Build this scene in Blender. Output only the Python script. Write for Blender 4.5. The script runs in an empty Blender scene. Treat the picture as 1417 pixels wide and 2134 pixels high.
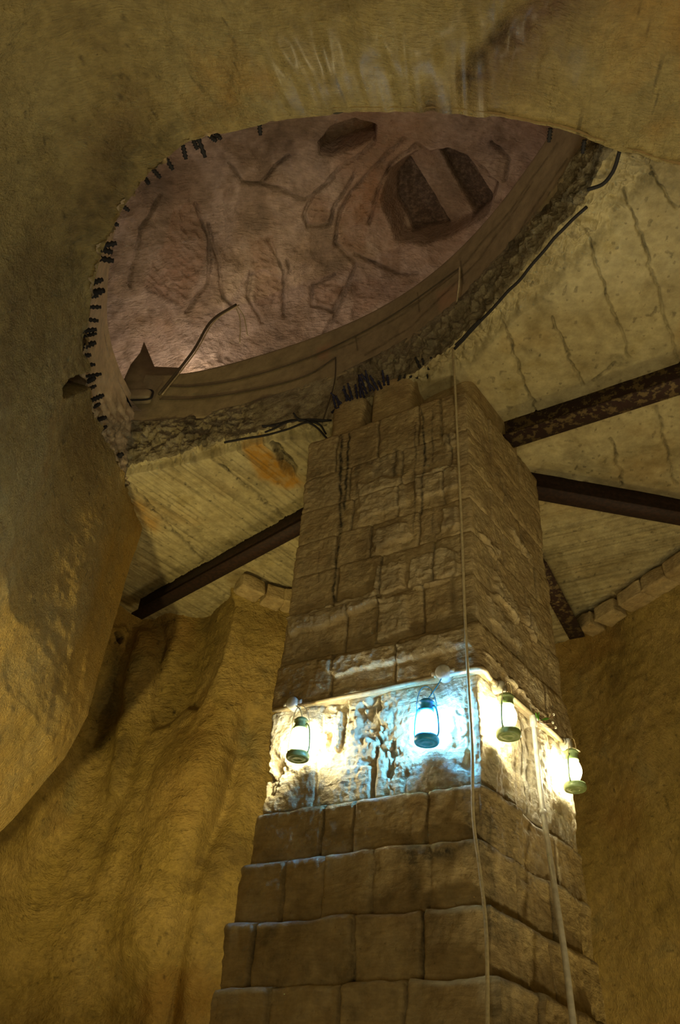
import bpy, math, random
import numpy as np
from mathutils import Matrix, Vector

random.seed(7)
rng = np.random.default_rng(11)
SC = bpy.context.scene
COL = SC.collection
EYE = 1.5                       # camera height above the cave floor; coordinates below are relative to the eye

# ------------------------------------------------------------------ camera
W0, H0 = 1417.0, 2134.0
FPX = 1800.0
PITCH, ROLL = math.radians(38.88), math.radians(4.684)
sp, cp, sr, cr = math.sin(PITCH), math.cos(PITCH), math.sin(ROLL), math.cos(ROLL)
RIGHT = np.array([cr, -sp*sr, cp*sr]); UP = np.array([-sr, -sp*cr, cp*cr]); FWD = np.array([0, cp, sp])
cam = bpy.data.cameras.new('camera'); camo = bpy.data.objects.new('camera', cam); COL.objects.link(camo)
cam.sensor_fit = 'VERTICAL'; cam.sensor_height = 24.0; cam.lens = FPX/H0*24.0
cam.clip_start = 0.05; cam.clip_end = 100
M = Matrix(((RIGHT[0], UP[0], -FWD[0], 0), (RIGHT[1], UP[1], -FWD[1], 0), (RIGHT[2], UP[2], -FWD[2], EYE), (0, 0, 0, 1)))
camo.matrix_world = M
SC.camera = camo

# ------------------------------------------------------------------ world, exposure, added fill lights, cave lamps
wd = bpy.data.worlds.new('world'); SC.world = wd; wd.use_nodes = True
wd.node_tree.nodes['Background'].inputs[0].default_value = (1.0, 0.72, 0.30, 1)
wd.node_tree.nodes['Background'].inputs[1].default_value = 0.010
SC.view_settings.view_transform = 'Standard'; SC.view_settings.look = 'None'
SC.view_settings.gamma = 1.0; SC.view_settings.exposure = 1.75; SC.view_settings.use_curve_mapping = False

def lamp(name, loc, power, color, radius=0.08, spot=None, target=None):
    l = bpy.data.lights.new(name, 'SPOT' if spot else 'POINT'); l.energy = power; l.color = color; l.shadow_soft_size = radius
    o = bpy.data.objects.new(name, l); COL.objects.link(o); o.location = (loc[0], loc[1], loc[2]+EYE)
    if spot:
        l.spot_size = math.radians(spot); l.spot_blend = 0.8
        d = Vector((target[0]-loc[0], target[1]-loc[1], target[2]-loc[2])); o.rotation_euler = d.to_track_quat('-Z', 'Y').to_euler()
    return o
WARM = (1.0, 0.78, 0.30); SOFT = (1.0, 0.82, 0.46)
lamp('vault_glint_fill', (0.1, 2.9, -0.5), 60, SOFT, 0.05, 70, (0.0, 1.0, 4.5))  # added spot, placed so its mirror glint falls on the vault
lamp('cave_fill_light', (-2.25, 3.3, -0.3), 125, WARM, 0.08, 72, (-2.15, 5.9, 2.7))  # added spot washing the left wall, placed for the arris shadow
lamp('cave_fill_light', (2.7, 5.0, -0.7), 24, WARM, 0.12)  # added lamp brightening the right wall
lamp('cave_fill_light', (0.2, -0.9, -0.6), 60, SOFT, 0.2, 80, (0.0, 1.8, 4.6))  # added spot, general fill for the vault
lamp('cave_fill_light', (1.7, 1.6, -1.1), 60, SOFT, 0.15, 62, (1.0, 4.6, 4.9))  # added spot filling the slab and upper pillar
lamp('cave_fill_light', (-0.9, 5.2, 0.0), 2.5, WARM, 0.12)  # weak added fill for the far left wall
lamp('lantern_light_behind_pillar', (0.35, 5.75, 1.9), 7, (1.0, 0.86, 0.50), 0.05)
lamp('cave_fill_light', (-0.1, 0.9, -0.2), 12, SOFT, 0.35)  # added soft front fill for the pillar base
PINK = (1.0, 0.80, 0.66)
lamp('upper_lamp_light', (-1.3, 6.0, 5.6), 7.0, PINK, 0.05)
lamp('upper_flood_light', (-1.52, 6.3, 6.66), 1.3, PINK, 0.04)
lamp('upper_lamp_light', (-0.25, 5.15, 5.25), 3.5, PINK, 0.05)
lamp('upper_lamp_light', (1.3, 4.6, 5.3), 1.4, (1.0, 0.72, 0.46), 0.1)
lamp('upper_lamp_light', (-1.0, 1.2, 5.6), 6.0, (1.0, 0.80, 0.68), 0.2)

# ------------------------------------------------------------------ pixel <-> ray
def ray(px, py):
    x = (px-W0/2)/FPX; y = -(py-H0/2)/FPX
    return FWD + x*RIGHT + y*UP
def at_z(px, py, z): d = ray(px, py); return d*(z/d[2])
def at_y(px, py, y): d = ray(px, py); return d*(y/d[1])
def at_plane(px, py, p0, n):
    d = ray(px, py); return d*(np.dot(p0, n)/np.dot(d, n))
def project(P):
    f = P@FWD; f = np.where(np.abs(f) < 1e-3, 1e-3, f)
    x = W0/2+FPX*(P@RIGHT)/f; y = H0/2-FPX*(P@UP)/f
    bad = f < 0.05
    return np.where(bad, -9999, x), np.where(bad, -9999, y)

# ------------------------------------------------------------------ numpy noise
def _h(ix, iy, iz, seed):
    n = (ix.astype(np.int64)*374761393 + iy.astype(np.int64)*668265263 + iz.astype(np.int64)*2147483647 + seed*974634777) & 0xffffffff
    n = (n ^ (n >> 13))*1274126177 & 0xffffffff
    n = (n ^ (n >> 16))*2246822519 & 0xffffffff
    return ((n ^ (n >> 15)) & 0xffffff)/float(0xffffff)*2-1
def noise(P, seed=0):
    i = np.floor(P); f = P-i; u = f*f*f*(f*(f*6-15)+10); i = i.astype(np.int64)
    out = 0
    for dx in (0, 1):
        wx = u[..., 0] if dx else 1-u[..., 0]
        for dy in (0, 1):
            wy = u[..., 1] if dy else 1-u[..., 1]
            for dz in (0, 1):
                wz = u[..., 2] if dz else 1-u[..., 2]
                out = out+wx*wy*wz*_h(i[..., 0]+dx, i[..., 1]+dy, i[..., 2]+dz, seed)
    return out
def fbm(P, freq=1.0, octv=4, seed=0, gain=0.5):
    a, s, t = 1.0, 0, 0
    for k in range(octv):
        s = s+a*noise(P*freq*(2.03**k)+17.3*k, seed+k); t += a; a *= gain
    return s/t
def ridged(P, freq=1.0, octv=3, seed=0):
    a, s, t = 1.0, 0, 0
    for k in range(octv):
        s = s+a*(1-2*np.abs(noise(P*freq*(2.03**k)+9.1*k, seed+k))); t += a; a *= 0.5
    return s/t
def smooth(a, b, x):
    t = np.clip((x-a)/(b-a), 0, 1); return t*t*(3-2*t)
def dpoly(X, Y, pts):
    best = np.full(X.shape, 1e9)
    for (x0, y0), (x1, y1) in zip(pts[:-1], pts[1:]):
        dx, dy = x1-x0, y1-y0; L = dx*dx+dy*dy+1e-9
        t = np.clip(((X-x0)*dx+(Y-y0)*dy)/L, 0, 1)
        best = np.minimum(best, np.hypot(X-x0-t*dx, Y-y0-t*dy))
    return best
def gl(X, Y, pts, w): return np.exp(-(dpoly(X, Y, pts)/w)**2)
def inpoly(X, Y, pts):
    ins = np.zeros(X.shape, bool); n = len(pts)
    for k in range(n):
        x0, y0 = pts[k]; x1, y1 = pts[(k+1) % n]
        if y0 == y1: continue
        c = ((y0 > Y) != (y1 > Y)) & (X < (x1-x0)*(Y-y0)/(y1-y0)+x0)
        ins ^= c
    return ins
def blob(X, Y, pts, soft):                      # 1 inside a polygon, fading over `soft`
    d = dpoly(X, Y, list(pts)+[pts[0]])
    s = np.where(inpoly(X, Y, pts), d, -d)
    return smooth(-soft*0.5, soft*0.5, s)
def curve(pts, n, power=1.0):                   # Catmull-Rom resample, evenly by length
    P = np.array(pts, float)
    if len(P) > 2:
        Q = np.vstack([2*P[0]-P[1], P, 2*P[-1]-P[-2]]); out = []
        for k in range(1, len(Q)-2):
            t = np.linspace(0, 1, 24, endpoint=False)[:, None]
            a, b, c, d = Q[k-1], Q[k], Q[k+1], Q[k+2]
            out.append(0.5*((2*b)+(-a+c)*t+(2*a-5*b+4*c-d)*t*t+(-a+3*b-3*c+d)*t**3))
        P = np.vstack(out+[Q[-2][None]])
    s = np.r_[0, np.cumsum(np.linalg.norm(np.diff(P, axis=0), axis=1))]
    u = np.linspace(0, s[-1], n)
    return np.stack([np.interp(u, s, P[:, k]) for k in range(P.shape[1])], 1)

# ------------------------------------------------------------------ mesh builders
def link(o, parent=None):
    COL.objects.link(o)
    if parent is not None: o.parent = parent
    return o
def mesh_obj(name, V, F, mat, parent=None, smooth_sh=True, attrs=None):
    V = np.array(V, float).reshape(-1, 3).copy()
    if parent is None or not parent.get('_local'): V[:, 2] += EYE
    me = bpy.data.meshes.new(name)
    me.vertices.add(len(V)); me.vertices.foreach_set('co', V.astype(np.float32).ravel())
    if isinstance(F, np.ndarray):
        nf = len(F); me.loops.add(nf*4); me.loops.foreach_set('vertex_index', F.astype(np.int32).ravel())
        me.polygons.add(nf); me.polygons.foreach_set('loop_start', np.arange(0, nf*4, 4, dtype=np.int32))
        try: me.polygons.foreach_set('loop_total', np.full(nf, 4, dtype=np.int32))
        except Exception: pass
    else:
        tot = sum(len(f) for f in F); me.loops.add(tot); me.loops.foreach_set('vertex_index', [i for f in F for i in f])
        me.polygons.add(len(F)); st = np.r_[0, np.cumsum([len(f) for f in F])][:-1]
        me.polygons.foreach_set('loop_start', st.astype(np.int32))
    me.update(calc_edges=True); me.validate()
    if smooth_sh: me.polygons.foreach_set('use_smooth', [True]*len(me.polygons))
    for k, v in (attrs or {}).items():
        a = me.attributes.new(k, 'FLOAT', 'POINT'); a.data.foreach_set('value', np.asarray(v, np.float32).ravel())
    me.materials.append(mat)
    return link(bpy.data.objects.new(name, me), parent)
def grid_faces(r, c, closed=False, flip=False):
    idx = np.arange(r*c).reshape(r, c)
    if closed: idx = np.hstack([idx, idx[:, :1]])
    f = np.stack([idx[:-1, :-1], idx[:-1, 1:], idx[1:, 1:], idx[1:, :-1]], -1).reshape(-1, 4)
    return f[:, ::-1] if flip else f
def normals(G):
    du = np.gradient(G, axis=1); dv = np.gradient(G, axis=0)
    n = np.cross(du, dv); return n/(np.linalg.norm(n, axis=-1, keepdims=True)+1e-9)
class MB:                                        # small collector
    def __init__(s): s.V = []; s.F = []; s.n = 0
    def add(s, V, F):
        V = np.asarray(V, float); s.V.append(V); s.F += [[int(i)+s.n for i in f] for f in F]; s.n += len(V); return s
    def tube(s, pts, r, seg=8, caps=True):
        P = np.asarray(pts, float); n = len(P); R = np.broadcast_to(np.asarray(r, float), (n,))
        T = np.gradient(P, axis=0); T /= np.linalg.norm(T, axis=1, keepdims=True)+1e-12
        a = np.array([0, 0, 1.]) if abs(T[0, 2]) < .9 else np.array([1., 0, 0])
        u = np.cross(T[0], a); u /= np.linalg.norm(u); V = []
        for k in range(n):
            u = u-T[k]*np.dot(u, T[k]); u /= np.linalg.norm(u)+1e-12; w = np.cross(T[k], u)
            for q in range(seg):
                t = 2*math.pi*q/seg; V.append(P[k]+R[k]*(math.cos(t)*u+math.sin(t)*w))
        F = [[k*seg+q, k*seg+(q+1) % seg, (k+1)*seg+(q+1) % seg, (k+1)*seg+q] for k in range(n-1) for q in range(seg)]
        if caps: F += [list(range(seg))[::-1], [(n-1)*seg+q for q in range(seg)]]
        return s.add(V, F)
    def lathe(s, prof, seg=24, c=(0, 0, 0)):
        V = [(c[0]+r*math.cos(2*math.pi*q/seg), c[1]+r*math.sin(2*math.pi*q/seg), c[2]+z) for r, z in prof for q in range(seg)]
        F = [[k*seg+q, k*seg+(q+1) % seg, (k+1)*seg+(q+1) % seg, (k+1)*seg+q] for k in range(len(prof)-1) for q in range(seg)]
        return s.add(V, F)
    def prism(s, prof, A, B, up=(0, 0, 1)):      # extrude a closed 2D profile (side, up) from A to B
        A, B, up = np.array(A, float), np.array(B, float), np.array(up, float)
        d = (B-A)/np.linalg.norm(B-A); sd = np.cross(d, up); sd /= np.linalg.norm(sd); up = np.cross(sd, d); n = len(prof)
        V = [X+x*sd+y*up for X in (A, B) for x, y in prof]
        return s.add(V, [[k, (k+1) % n, n+(k+1) % n, n+k] for k in range(n)]+[list(range(n))[::-1], list(range(n, 2*n))])
    def build(s, name, mat, parent=None, sm=True): return mesh_obj(name, np.vstack(s.V), s.F, mat, parent, sm)
def tag(o, label=None, cat=None, group=None, kind=None):
    if label: o['label'] = label
    if cat: o['category'] = cat
    if group: o['group'] = group
    if kind: o['kind'] = kind
    return o
def thing(name, label, cat, loc, group=None, rotz=0, local=True):
    o = bpy.data.objects.new(name, None); COL.objects.link(o); o.location = (loc[0], loc[1], loc[2]+EYE) if local else (0, 0, 0)
    o.rotation_euler = (0, 0, rotz); o.empty_display_size = 0.1
    if local: o['_local'] = 1
    return tag(o, label, cat, group)

# ------------------------------------------------------------------ materials
def mat_new(name):
    m = bpy.data.materials.new(name); m.use_nodes = True; nt = m.node_tree
    return m, nt, nt.nodes['Principled BSDF']
def rock(name, cols, rough=0.75, scale=1.6, bump=0.5, fine=38, spec=0.35, tool=None, tooldist=1.0, stain_shade=(0.012, 0.009, 0.005), tint=(0.30, 0.13, 0.02), speck=0.5, bd=0.02, wet=False):
    m, nt, b = mat_new(name); N = nt.nodes; L = nt.links
    geo = N.new('ShaderNodeNewGeometry')
    def nz(sc, det=8, ro=0.6, dist=0.0, vec=None):
        n = N.new('ShaderNodeTexNoise'); n.inputs['Scale'].default_value = sc; n.inputs['Detail'].default_value = det
        n.inputs['Roughness'].default_value = ro; n.inputs['Distortion'].default_value = dist
        L.new(vec if vec is not None else geo.outputs['Position'], n.inputs['Vector']); return n.outputs['Fac']
    def mixc(f, a, c, mode='MIX'):
        x = N.new('ShaderNodeMix'); x.data_type = 'RGBA'; x.blend_type = mode
        for s, v in ((x.inputs['Factor'], f), (x.inputs[6], a), (x.inputs[7], c)):
            if isinstance(v, (float, int)): s.default_value = v
            elif isinstance(v, tuple): s.default_value = v+(1,) if len(v) == 3 else v
            else: L.new(v, s)
        return x.outputs[2]
    def mth(op, a, c=None, clamp=False):
        x = N.new('ShaderNodeMath'); x.operation = op; x.use_clamp = clamp
        for s, v in zip(x.inputs, (a, c)):
            if v is None: continue
            if isinstance(v, (float, int)): s.default_value = v
            else: L.new(v, s)
        return x.outputs[0]
    def mrange(v, a, c, lo=0.0, hi=1.0):
        x = N.new('ShaderNodeMapRange'); x.clamp = True; L.new(v, x.inputs[0])
        for k, q in enumerate((a, c, lo, hi)): x.inputs[k+1].default_value = q
        return x.outputs[0]
    r = N.new('ShaderNodeValToRGB'); L.new(nz(scale, 9, 0.62, 0.3), r.inputs[0])
    el = r.color_ramp.elements; el[0].position = 0.32; el[1].position = 0.70
    el[0].color = cols[0]+(1,); el[1].color = cols[-1]+(1,)
    for k, c in enumerate(cols[1:-1]):
        e = el.new(0.32+0.38*(k+1)/(len(cols)-1)); e.color = c+(1,)
    col = r.outputs[0]
    # bump: grain + tool marks
    h = mth('ADD', mth('MULTIPLY', nz(fine, 9, 0.7), 1.0), mth('MULTIPLY', nz(fine*0.25, 6, 0.6), 1.6))
    if tool:
        mp = N.new('ShaderNodeMapping'); mp.inputs['Rotation'].default_value = tool[0]; mp.inputs['Scale'].default_value = tool[1]
        wp = N.new('ShaderNodeTexNoise'); wp.inputs['Scale'].default_value = 1.3; L.new(geo.outputs['Position'], wp.inputs['Vector'])
        vm = N.new('ShaderNodeVectorMath'); vm.operation = 'MULTIPLY_ADD'; L.new(wp.outputs['Color'], vm.inputs[0])
        vm.inputs[1].default_value = (tooldist,)*3; L.new(geo.outputs['Position'], vm.inputs[2]); L.new(vm.outputs[0], mp.inputs[0])
        tm = nz(1.0, 3, 0.5, 0.4, mp.outputs[0]); h = mth('ADD', h, mth('MULTIPLY', tm, tool[2]))
    # mottling and mineral specks
    m1 = mrange(nz(fine*0.35, 10, 0.7), 0.3, 0.7, 0.72, 1.25)
    hs = N.new('ShaderNodeMix'); hs.data_type = 'RGBA'; hs.blend_type = 'MULTIPLY'; hs.inputs['Factor'].default_value = 1.0
    L.new(col, hs.inputs[6]); L.new(m1, hs.inputs[7]); col = hs.outputs[2]
    sp1 = mrange(nz(fine*1.1, 4, 0.6), 0.66, 0.74)
    col = mixc(mth('MULTIPLY', sp1, speck), col, tuple(c*0.35 for c in cols[0]))
    oa = N.new('ShaderNodeAttribute'); oa.attribute_name = 'ochre'
    col = mixc(mth('MULTIPLY', oa.outputs['Fac'], mrange(nz(2.6, 9, 0.65), 0.35, 0.6, 0.35, 1.0)), col, (0.52, 0.315, 0.055))
    sa = N.new('ShaderNodeAttribute'); sa.attribute_name = 'tint'
    col = mixc(mth('MULTIPLY', sa.outputs['Fac'], mrange(nz(9, 8, 0.7), 0.3, 0.55, 0.4, 1.0)), col, tint)
    st = N.new('ShaderNodeAttribute'); st.attribute_name = 'stain_shade'
    col = mixc(mth('MULTIPLY', st.outputs['Fac'], mrange(nz(22, 8, 0.75), 0.33, 0.55, 0.25, 1.0)), col, stain_shade)
    if tool: col = mixc(1.0, col, mrange(tm, 0.36, 0.62, 0.90, 1.06), 'MULTIPLY')
    L.new(col, b.inputs['Base Color'])
    b.inputs['Specular IOR Level'].default_value = spec
    rr = mrange(nz(fine*0.5, 5, 0.6), 0.35, 0.65, rough-0.12, min(1, rough+0.12))
    if wet:
        wa = N.new('ShaderNodeAttribute'); wa.attribute_name = 'wet'
        rr = mth('SUBTRACT', rr, mth('MULTIPLY', wa.outputs['Fac'], 0.30), True)
        L.new(mth('MULTIPLY', wa.outputs['Fac'], 0.5), b.inputs['Coat Weight']); b.inputs['Coat Roughness'].default_value = 0.3
    L.new(rr, b.inputs['Roughness'])
    bp = N.new('ShaderNodeBump'); bp.inputs['Strength'].default_value = bump; bp.inputs['Distance'].default_value = bd
    L.new(h, bp.inputs['Height']); L.new(bp.outputs[0], b.inputs['Normal'])
    return m
def plain(name, col, rough=0.5, metal=0.0, bump=0.0, bscale=60, alt=None, spec=0.5):
    m, nt, b = mat_new(name); N = nt.nodes; L = nt.links
    b.inputs['Roughness'].default_value = rough; b.inputs['Metallic'].default_value = metal; b.inputs['Specular IOR Level'].default_value = spec
    n = N.new('ShaderNodeTexNoise'); n.inputs['Scale'].default_value = bscale; n.inputs['Detail'].default_value = 6
    g = N.new('ShaderNodeNewGeometry'); L.new(g.outputs['Position'], n.inputs['Vector'])
    r = N.new('ShaderNodeValToRGB'); r.color_ramp.elements[0].position = 0.42; r.color_ramp.elements[1].position = 0.6
    r.color_ramp.elements[0].color = col+(1,); r.color_ramp.elements[1].color = (alt or tuple(c*0.8 for c in col))+(1,)
    L.new(n.outputs['Fac'], r.inputs[0]); L.new(r.outputs[0], b.inputs['Base Color'])
    if bump:
        bp = N.new('ShaderNodeBump'); bp.inputs['Strength'].default_value = bump; bp.inputs['Distance'].default_value = 0.004
        L.new(n.outputs['Fac'], bp.inputs['Height']); L.new(bp.outputs[0], b.inputs['Normal'])
    return m

M_wall = rock('ochre_rock', [(0.24, 0.165, 0.045), (0.38, 0.27, 0.07), (0.45, 0.32, 0.10), (0.31, 0.25, 0.10)], rough=0.64, scale=1.3, bump=0.8, fine=34, tool=((0.3, 0.5, 0.9), (16, 95, 42), 1.2), tooldist=0.3, wet=True, tint=(0.38, 0.22, 0.05), speck=0.7)
M_vault = rock('vault_rock', [(0.22, 0.155, 0.055), (0.33, 0.25, 0.09), (0.38, 0.30, 0.12), (0.40, 0.26, 0.08)], rough=0.58, scale=1.1, bump=0.9, fine=40, spec=0.5, tool=((0.1, 0.2, 0.6), (18, 105, 60), 1.4), tooldist=0.3, wet=True, tint=(0.17, 0.10, 0.05), speck=0.6)
M_dome = rock('pink_rock', [(0.22, 0.165, 0.11), (0.34, 0.25, 0.165), (0.48, 0.375, 0.28), (0.29, 0.205, 0.13)], rough=0.8, scale=1.7, bump=0.9, fine=22, tool=((0.8, 0.2, 0.4), (10, 50, 22), 1.4), tooldist=0.35, stain_shade=(0.035, 0.024, 0.02), tint=(0.34, 0.19, 0.10))
M_stone = rock('ashlar_stone', [(0.27, 0.19, 0.085), (0.38, 0.28, 0.13), (0.44, 0.34, 0.17), (0.36, 0.26, 0.12)], rough=0.8, scale=3.0, bump=0.5, fine=40, tool=((0.0, 0.0, 0.0), (14, 14, 70), 0.8), tooldist=0.2, stain_shade=(0.03, 0.027, 0.018), tint=(0.60, 0.57, 0.44))
M_slab = rock('board_marked_concrete', [(0.26, 0.21, 0.10), (0.38, 0.32, 0.17), (0.44, 0.38, 0.21), (0.34, 0.28, 0.13)], rough=0.85, scale=2.4, bump=0.4, fine=36, stain_shade=(0.02, 0.017, 0.01), tint=(0.40, 0.21, 0.03), bd=0.014)
M_rubble = rock('broken_concrete', [(0.14, 0.11, 0.06), (0.28, 0.23, 0.13), (0.36, 0.31, 0.19), (0.22, 0.17, 0.09)], rough=0.9, scale=9, bump=0.9, fine=24, bd=0.03)
M_plaster = rock('smooth_plaster', [(0.24, 0.19, 0.10), (0.28, 0.22, 0.12), (0.30, 0.24, 0.13)], rough=0.7, scale=1.2, bump=0.15, fine=30, speck=0.1, bd=0.005, stain_shade=(0.05, 0.035, 0.015), tint=(0.40, 0.22, 0.12))
M_neck = rock('cream_plaster', [(0.58, 0.44, 0.25), (0.66, 0.50, 0.29), (0.62, 0.47, 0.27)], rough=0.8, scale=2, bump=0.2, fine=30, speck=0.15, bd=0.006)
M_floor = rock('cave_floor', [(0.16, 0.11, 0.05), (0.24, 0.17, 0.08), (0.28, 0.2, 0.1)], rough=0.9)
M_rust = plain('rusty_steel', (0.022, 0.010, 0.007), 0.75, 0.2, 0.8, 34, alt=(0.040, 0.017, 0.010))
def rust_flaky():
    m, nt, b = mat_new('flaking_rusty_steel'); N = nt.nodes; L = nt.links; g = N.new('ShaderNodeNewGeometry')
    n = N.new('ShaderNodeTexNoise'); n.inputs['Scale'].default_value = 17; n.inputs['Detail'].default_value = 9; n.inputs['Roughness'].default_value = 0.68
    L.new(g.outputs['Position'], n.inputs['Vector'])
    r = N.new('ShaderNodeValToRGB'); e = r.color_ramp.elements; e[0].position = 0.0; e[0].color = (0.014, 0.007, 0.005, 1)
    e[1].position = 0.57; e[1].color = (0.16, 0.11, 0.045, 1)
    x = e.new(0.46); x.color = (0.035, 0.012, 0.008, 1); x = e.new(0.50); x.color = (0.022, 0.009, 0.006, 1)
    L.new(n.outputs['Fac'], r.inputs[0]); L.new(r.outputs[0], b.inputs['Base Color']); b.inputs['Roughness'].default_value = 0.8
    bp = N.new('ShaderNodeBump'); bp.inputs['Strength'].default_value = 0.9; bp.inputs['Distance'].default_value = 0.01
    L.new(n.outputs['Fac'], bp.inputs['Height']); L.new(bp.outputs[0], b.inputs['Normal']); return m
M_flaky = rust_flaky()
M_rebar = plain('rebar_steel', (0.012, 0.010, 0.010), 0.8, 0.1, 0.5, 90)
M_blue = plain('blue_black_rebar', (0.016, 0.016, 0.05), 0.7, 0.1, 0.5, 90)
M_pvc = plain('white_pvc', (0.62, 0.58, 0.46), 0.4, 0, 0, 30)
M_pvc2 = plain('weathered_conduit', (0.42, 0.33, 0.18), 0.5, 0, 0.2, 40)
M_cord = plain('cream_cord', (0.50, 0.42, 0.24), 0.6)
M_cable = plain('dark_cable', (0.075, 0.055, 0.03), 0.7)
M_box = plain('grey_box', (0.55, 0.55, 0.48), 0.4)
M_bluel = plain('blue_painted_tin', (0.03, 0.36, 0.75), 0.4, 0.0)
M_green = plain('green_painted_tin', (0.22, 0.30, 0.12), 0.4, 0.0)
M_leaf = plain('leaf_green', (0.12, 0.42, 0.03), 0.5); M_bud = plain('pale_bud', (0.7, 0.62, 0.42), 0.6); M_stem = plain('stem_brown', (0.25, 0.12, 0.04), 0.6)
def emit(name, col, st):
    m, nt, b = mat_new(name); b.inputs['Base Color'].default_value = col+(1,)
    b.inputs['Emission Color'].default_value = col+(1,); b.inputs['Emission Strength'].default_value = st; return m
def globe_glass():
    m, nt, b = mat_new('lantern_glass'); N = nt.nodes; L = nt.links
    t = N.new('ShaderNodeBsdfTransparent'); t.inputs[0].default_value = (0.97, 0.97, 0.97, 1)
    tl = N.new('ShaderNodeBsdfTranslucent'); tl.inputs[0].default_value = (0.9, 0.9, 0.9, 1)
    gl_ = N.new('ShaderNodeBsdfGlossy'); gl_.inputs['Roughness'].default_value = 0.15
    a = N.new('ShaderNodeMixShader'); a.inputs[0].default_value = 0.18; L.new(t.outputs[0], a.inputs[1]); L.new(tl.outputs[0], a.inputs[2])
    c = N.new('ShaderNodeMixShader'); c.inputs[0].default_value = 0.05; L.new(a.outputs[0], c.inputs[1]); L.new(gl_.outputs[0], c.inputs[2])
    L.new(c.outputs[0], N['Material Output'].inputs[0]); return m
M_glass = globe_glass()
M_bulb_w = emit('lantern_bulb_warm', (1.0, 0.93, 0.66), 165)
M_bulb_b = emit('lantern_bulb_blue', (0.14, 0.50, 1.0), 300)

# ================================================================== THE CAVE
ZS = 4.6                                         # underside of the concrete slab above the eye
FL = -EYE                                        # floor
ZB, ZT = 5.05, 5.67                              # foot and top of the plastered parapet

near_px = [(1417, 350), (1290, 310), (1220, 289), (1150, 266), (1040, 246), (940, 235), (820, 231), (700, 234), (600, 243), (540, 256), (480, 270), (430, 282), (380, 300), (330, 342), (300, 372), (262, 425), (232, 480), (212, 530), (196, 590), (186, 645), (180, 700), (178, 750), (181, 800), (190, 845), (205, 885), (228, 930), (252, 975)]
Ncur = [at_z(x, y, ZS) for x, y in near_px]
Nleft = Ncur[-1]
arris_px = [(292, 1118), (268, 1190), (246, 1270), (218, 1365), (182, 1490), (132, 1580), (40, 1690), (-90, 1830), (-260, 2010)]
arris = [at_y(x, y, 6.15) for x, y in arris_px]
arr_z = np.array([a[2] for a in arris][::-1]); arr_x = np.array([a[0] for a in arris][::-1])
slope = (arr_x[1]-arr_x[0])/(arr_z[1]-arr_z[0])
arr_z = np.r_[FL, arr_z]; arr_x = np.r_[arr_x[0]+0.35*slope*(FL-arr_z[1]), arr_x]
AT = np.array([arr_x[-1], 6.15, ZS])
top_ctrl = [np.array([4.6, 3.2, ZS]), np.array([3.0, 2.72, ZS])]+Ncur+[0.5*(Nleft+AT)+np.array([-0.02, 0, 0]), AT]
NC = 900
topc = curve(top_ctrl, NC); topc[:, 2] = ZS
# outer (floor) curve, matched point by point
phi = np.arctan2(topc[:, 1]-3.6, topc[:, 0]+0.2)
def outer(p, i):
    x, y = p[0], p[1]
    if i == NC-1: pass
    return None
wleft = smooth(2.6, 4.3, topc[:, 1])*(topc[:, 0] < -0.9)
wright = smooth(1.6, 3.6, topc[:, 0])
base = np.stack([topc[:, 0]*1.9+0.1, -2.7+0.0*topc[:, 0], 0*topc[:, 0]], 1)
# a rounded near wall behind the camera
ang = np.linspace(0, 1, NC)
sN = np.r_[0, np.cumsum(np.linalg.norm(np.diff(topc, axis=0), axis=1))]; sN /= sN[-1]
k_l = np.argmax(topc[:, 1] > 4.3) if (topc[:, 1] > 4.3).any() else NC-1
ob = curve([(5.2, 2.6, 0), (4.6, 0.6, 0), (3.2, -1.6, 0), (1.2, -2.6, 0), (-0.8, -2.4, 0), (-2.1, -1.0, 0), (-2.6, 1.0, 0), (-2.62, 2.6, 0), (-2.55, 3.9, 0)], 400)
k_left = int(np.argmax((topc[:, 1] > 4.2) & (topc[:, 0] < -1)))
t_ob = np.clip(sN/sN[k_left], 0, 1)
obs = np.stack([np.interp(t_ob, np.linspace(0, 1, 400), ob[:, k]) for k in range(3)], 1)
NR = 420
s = np.linspace(0, 1, NR)**1.25
zz = ZS-(ZS-FL)*s
G = np.zeros((NR, NC, 3))
lean = np.interp(zz, arr_z, arr_x)-arr_x[-1]     # how far the left wall leans out on its way down
cs = np.clip((ZS-zz)/3.9, 0, 1)                  # elliptical arch for the vault
fac = np.sqrt(np.clip(1-(1-cs)**2, 0, 1))
for k in range(NC):
    p = topc[k]
    wl = 1.0 if k >= k_left else float(smooth(sN[k_left]-0.16, sN[k_left], sN[k]))
    vx = p[0]+(obs[k, 0]-p[0])*fac; vy = p[1]+(obs[k, 1]-p[1])*fac
    lx = p[0]+lean*1.0; ly = np.full(NR, p[1])
    G[:, k, 0] = (1-wl)*vx+wl*lx; G[:, k, 1] = (1-wl)*vy+wl*ly; G[:, k, 2] = zz
V_base = G.copy()
nrm = normals(G)
cen = np.array([0.3, 3.2, 1.0])
if np.mean(np.sum(nrm*(cen-G), -1)) < 0: nrm = -nrm
PX, PY = project(G.reshape(-1, 3)); PX = PX.reshape(NR, NC); PY = PY.reshape(NR, NC)
edge = np.minimum(1, np.arange(NC)[::-1]/25.0)[None, :]      # quiet at the arris
disp = 0.10*fbm(G, 0.8, 3, 5)*smooth(0.0, 0.12, s)[:, None]+0.028*fbm(G, 3.2, 4, 9)+0.012*fbm(G, 11, 3, 14)
disp += 0.012*ridged(G*np.array([1, 1, 2.2]), 4.0, 3, 21)
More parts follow.
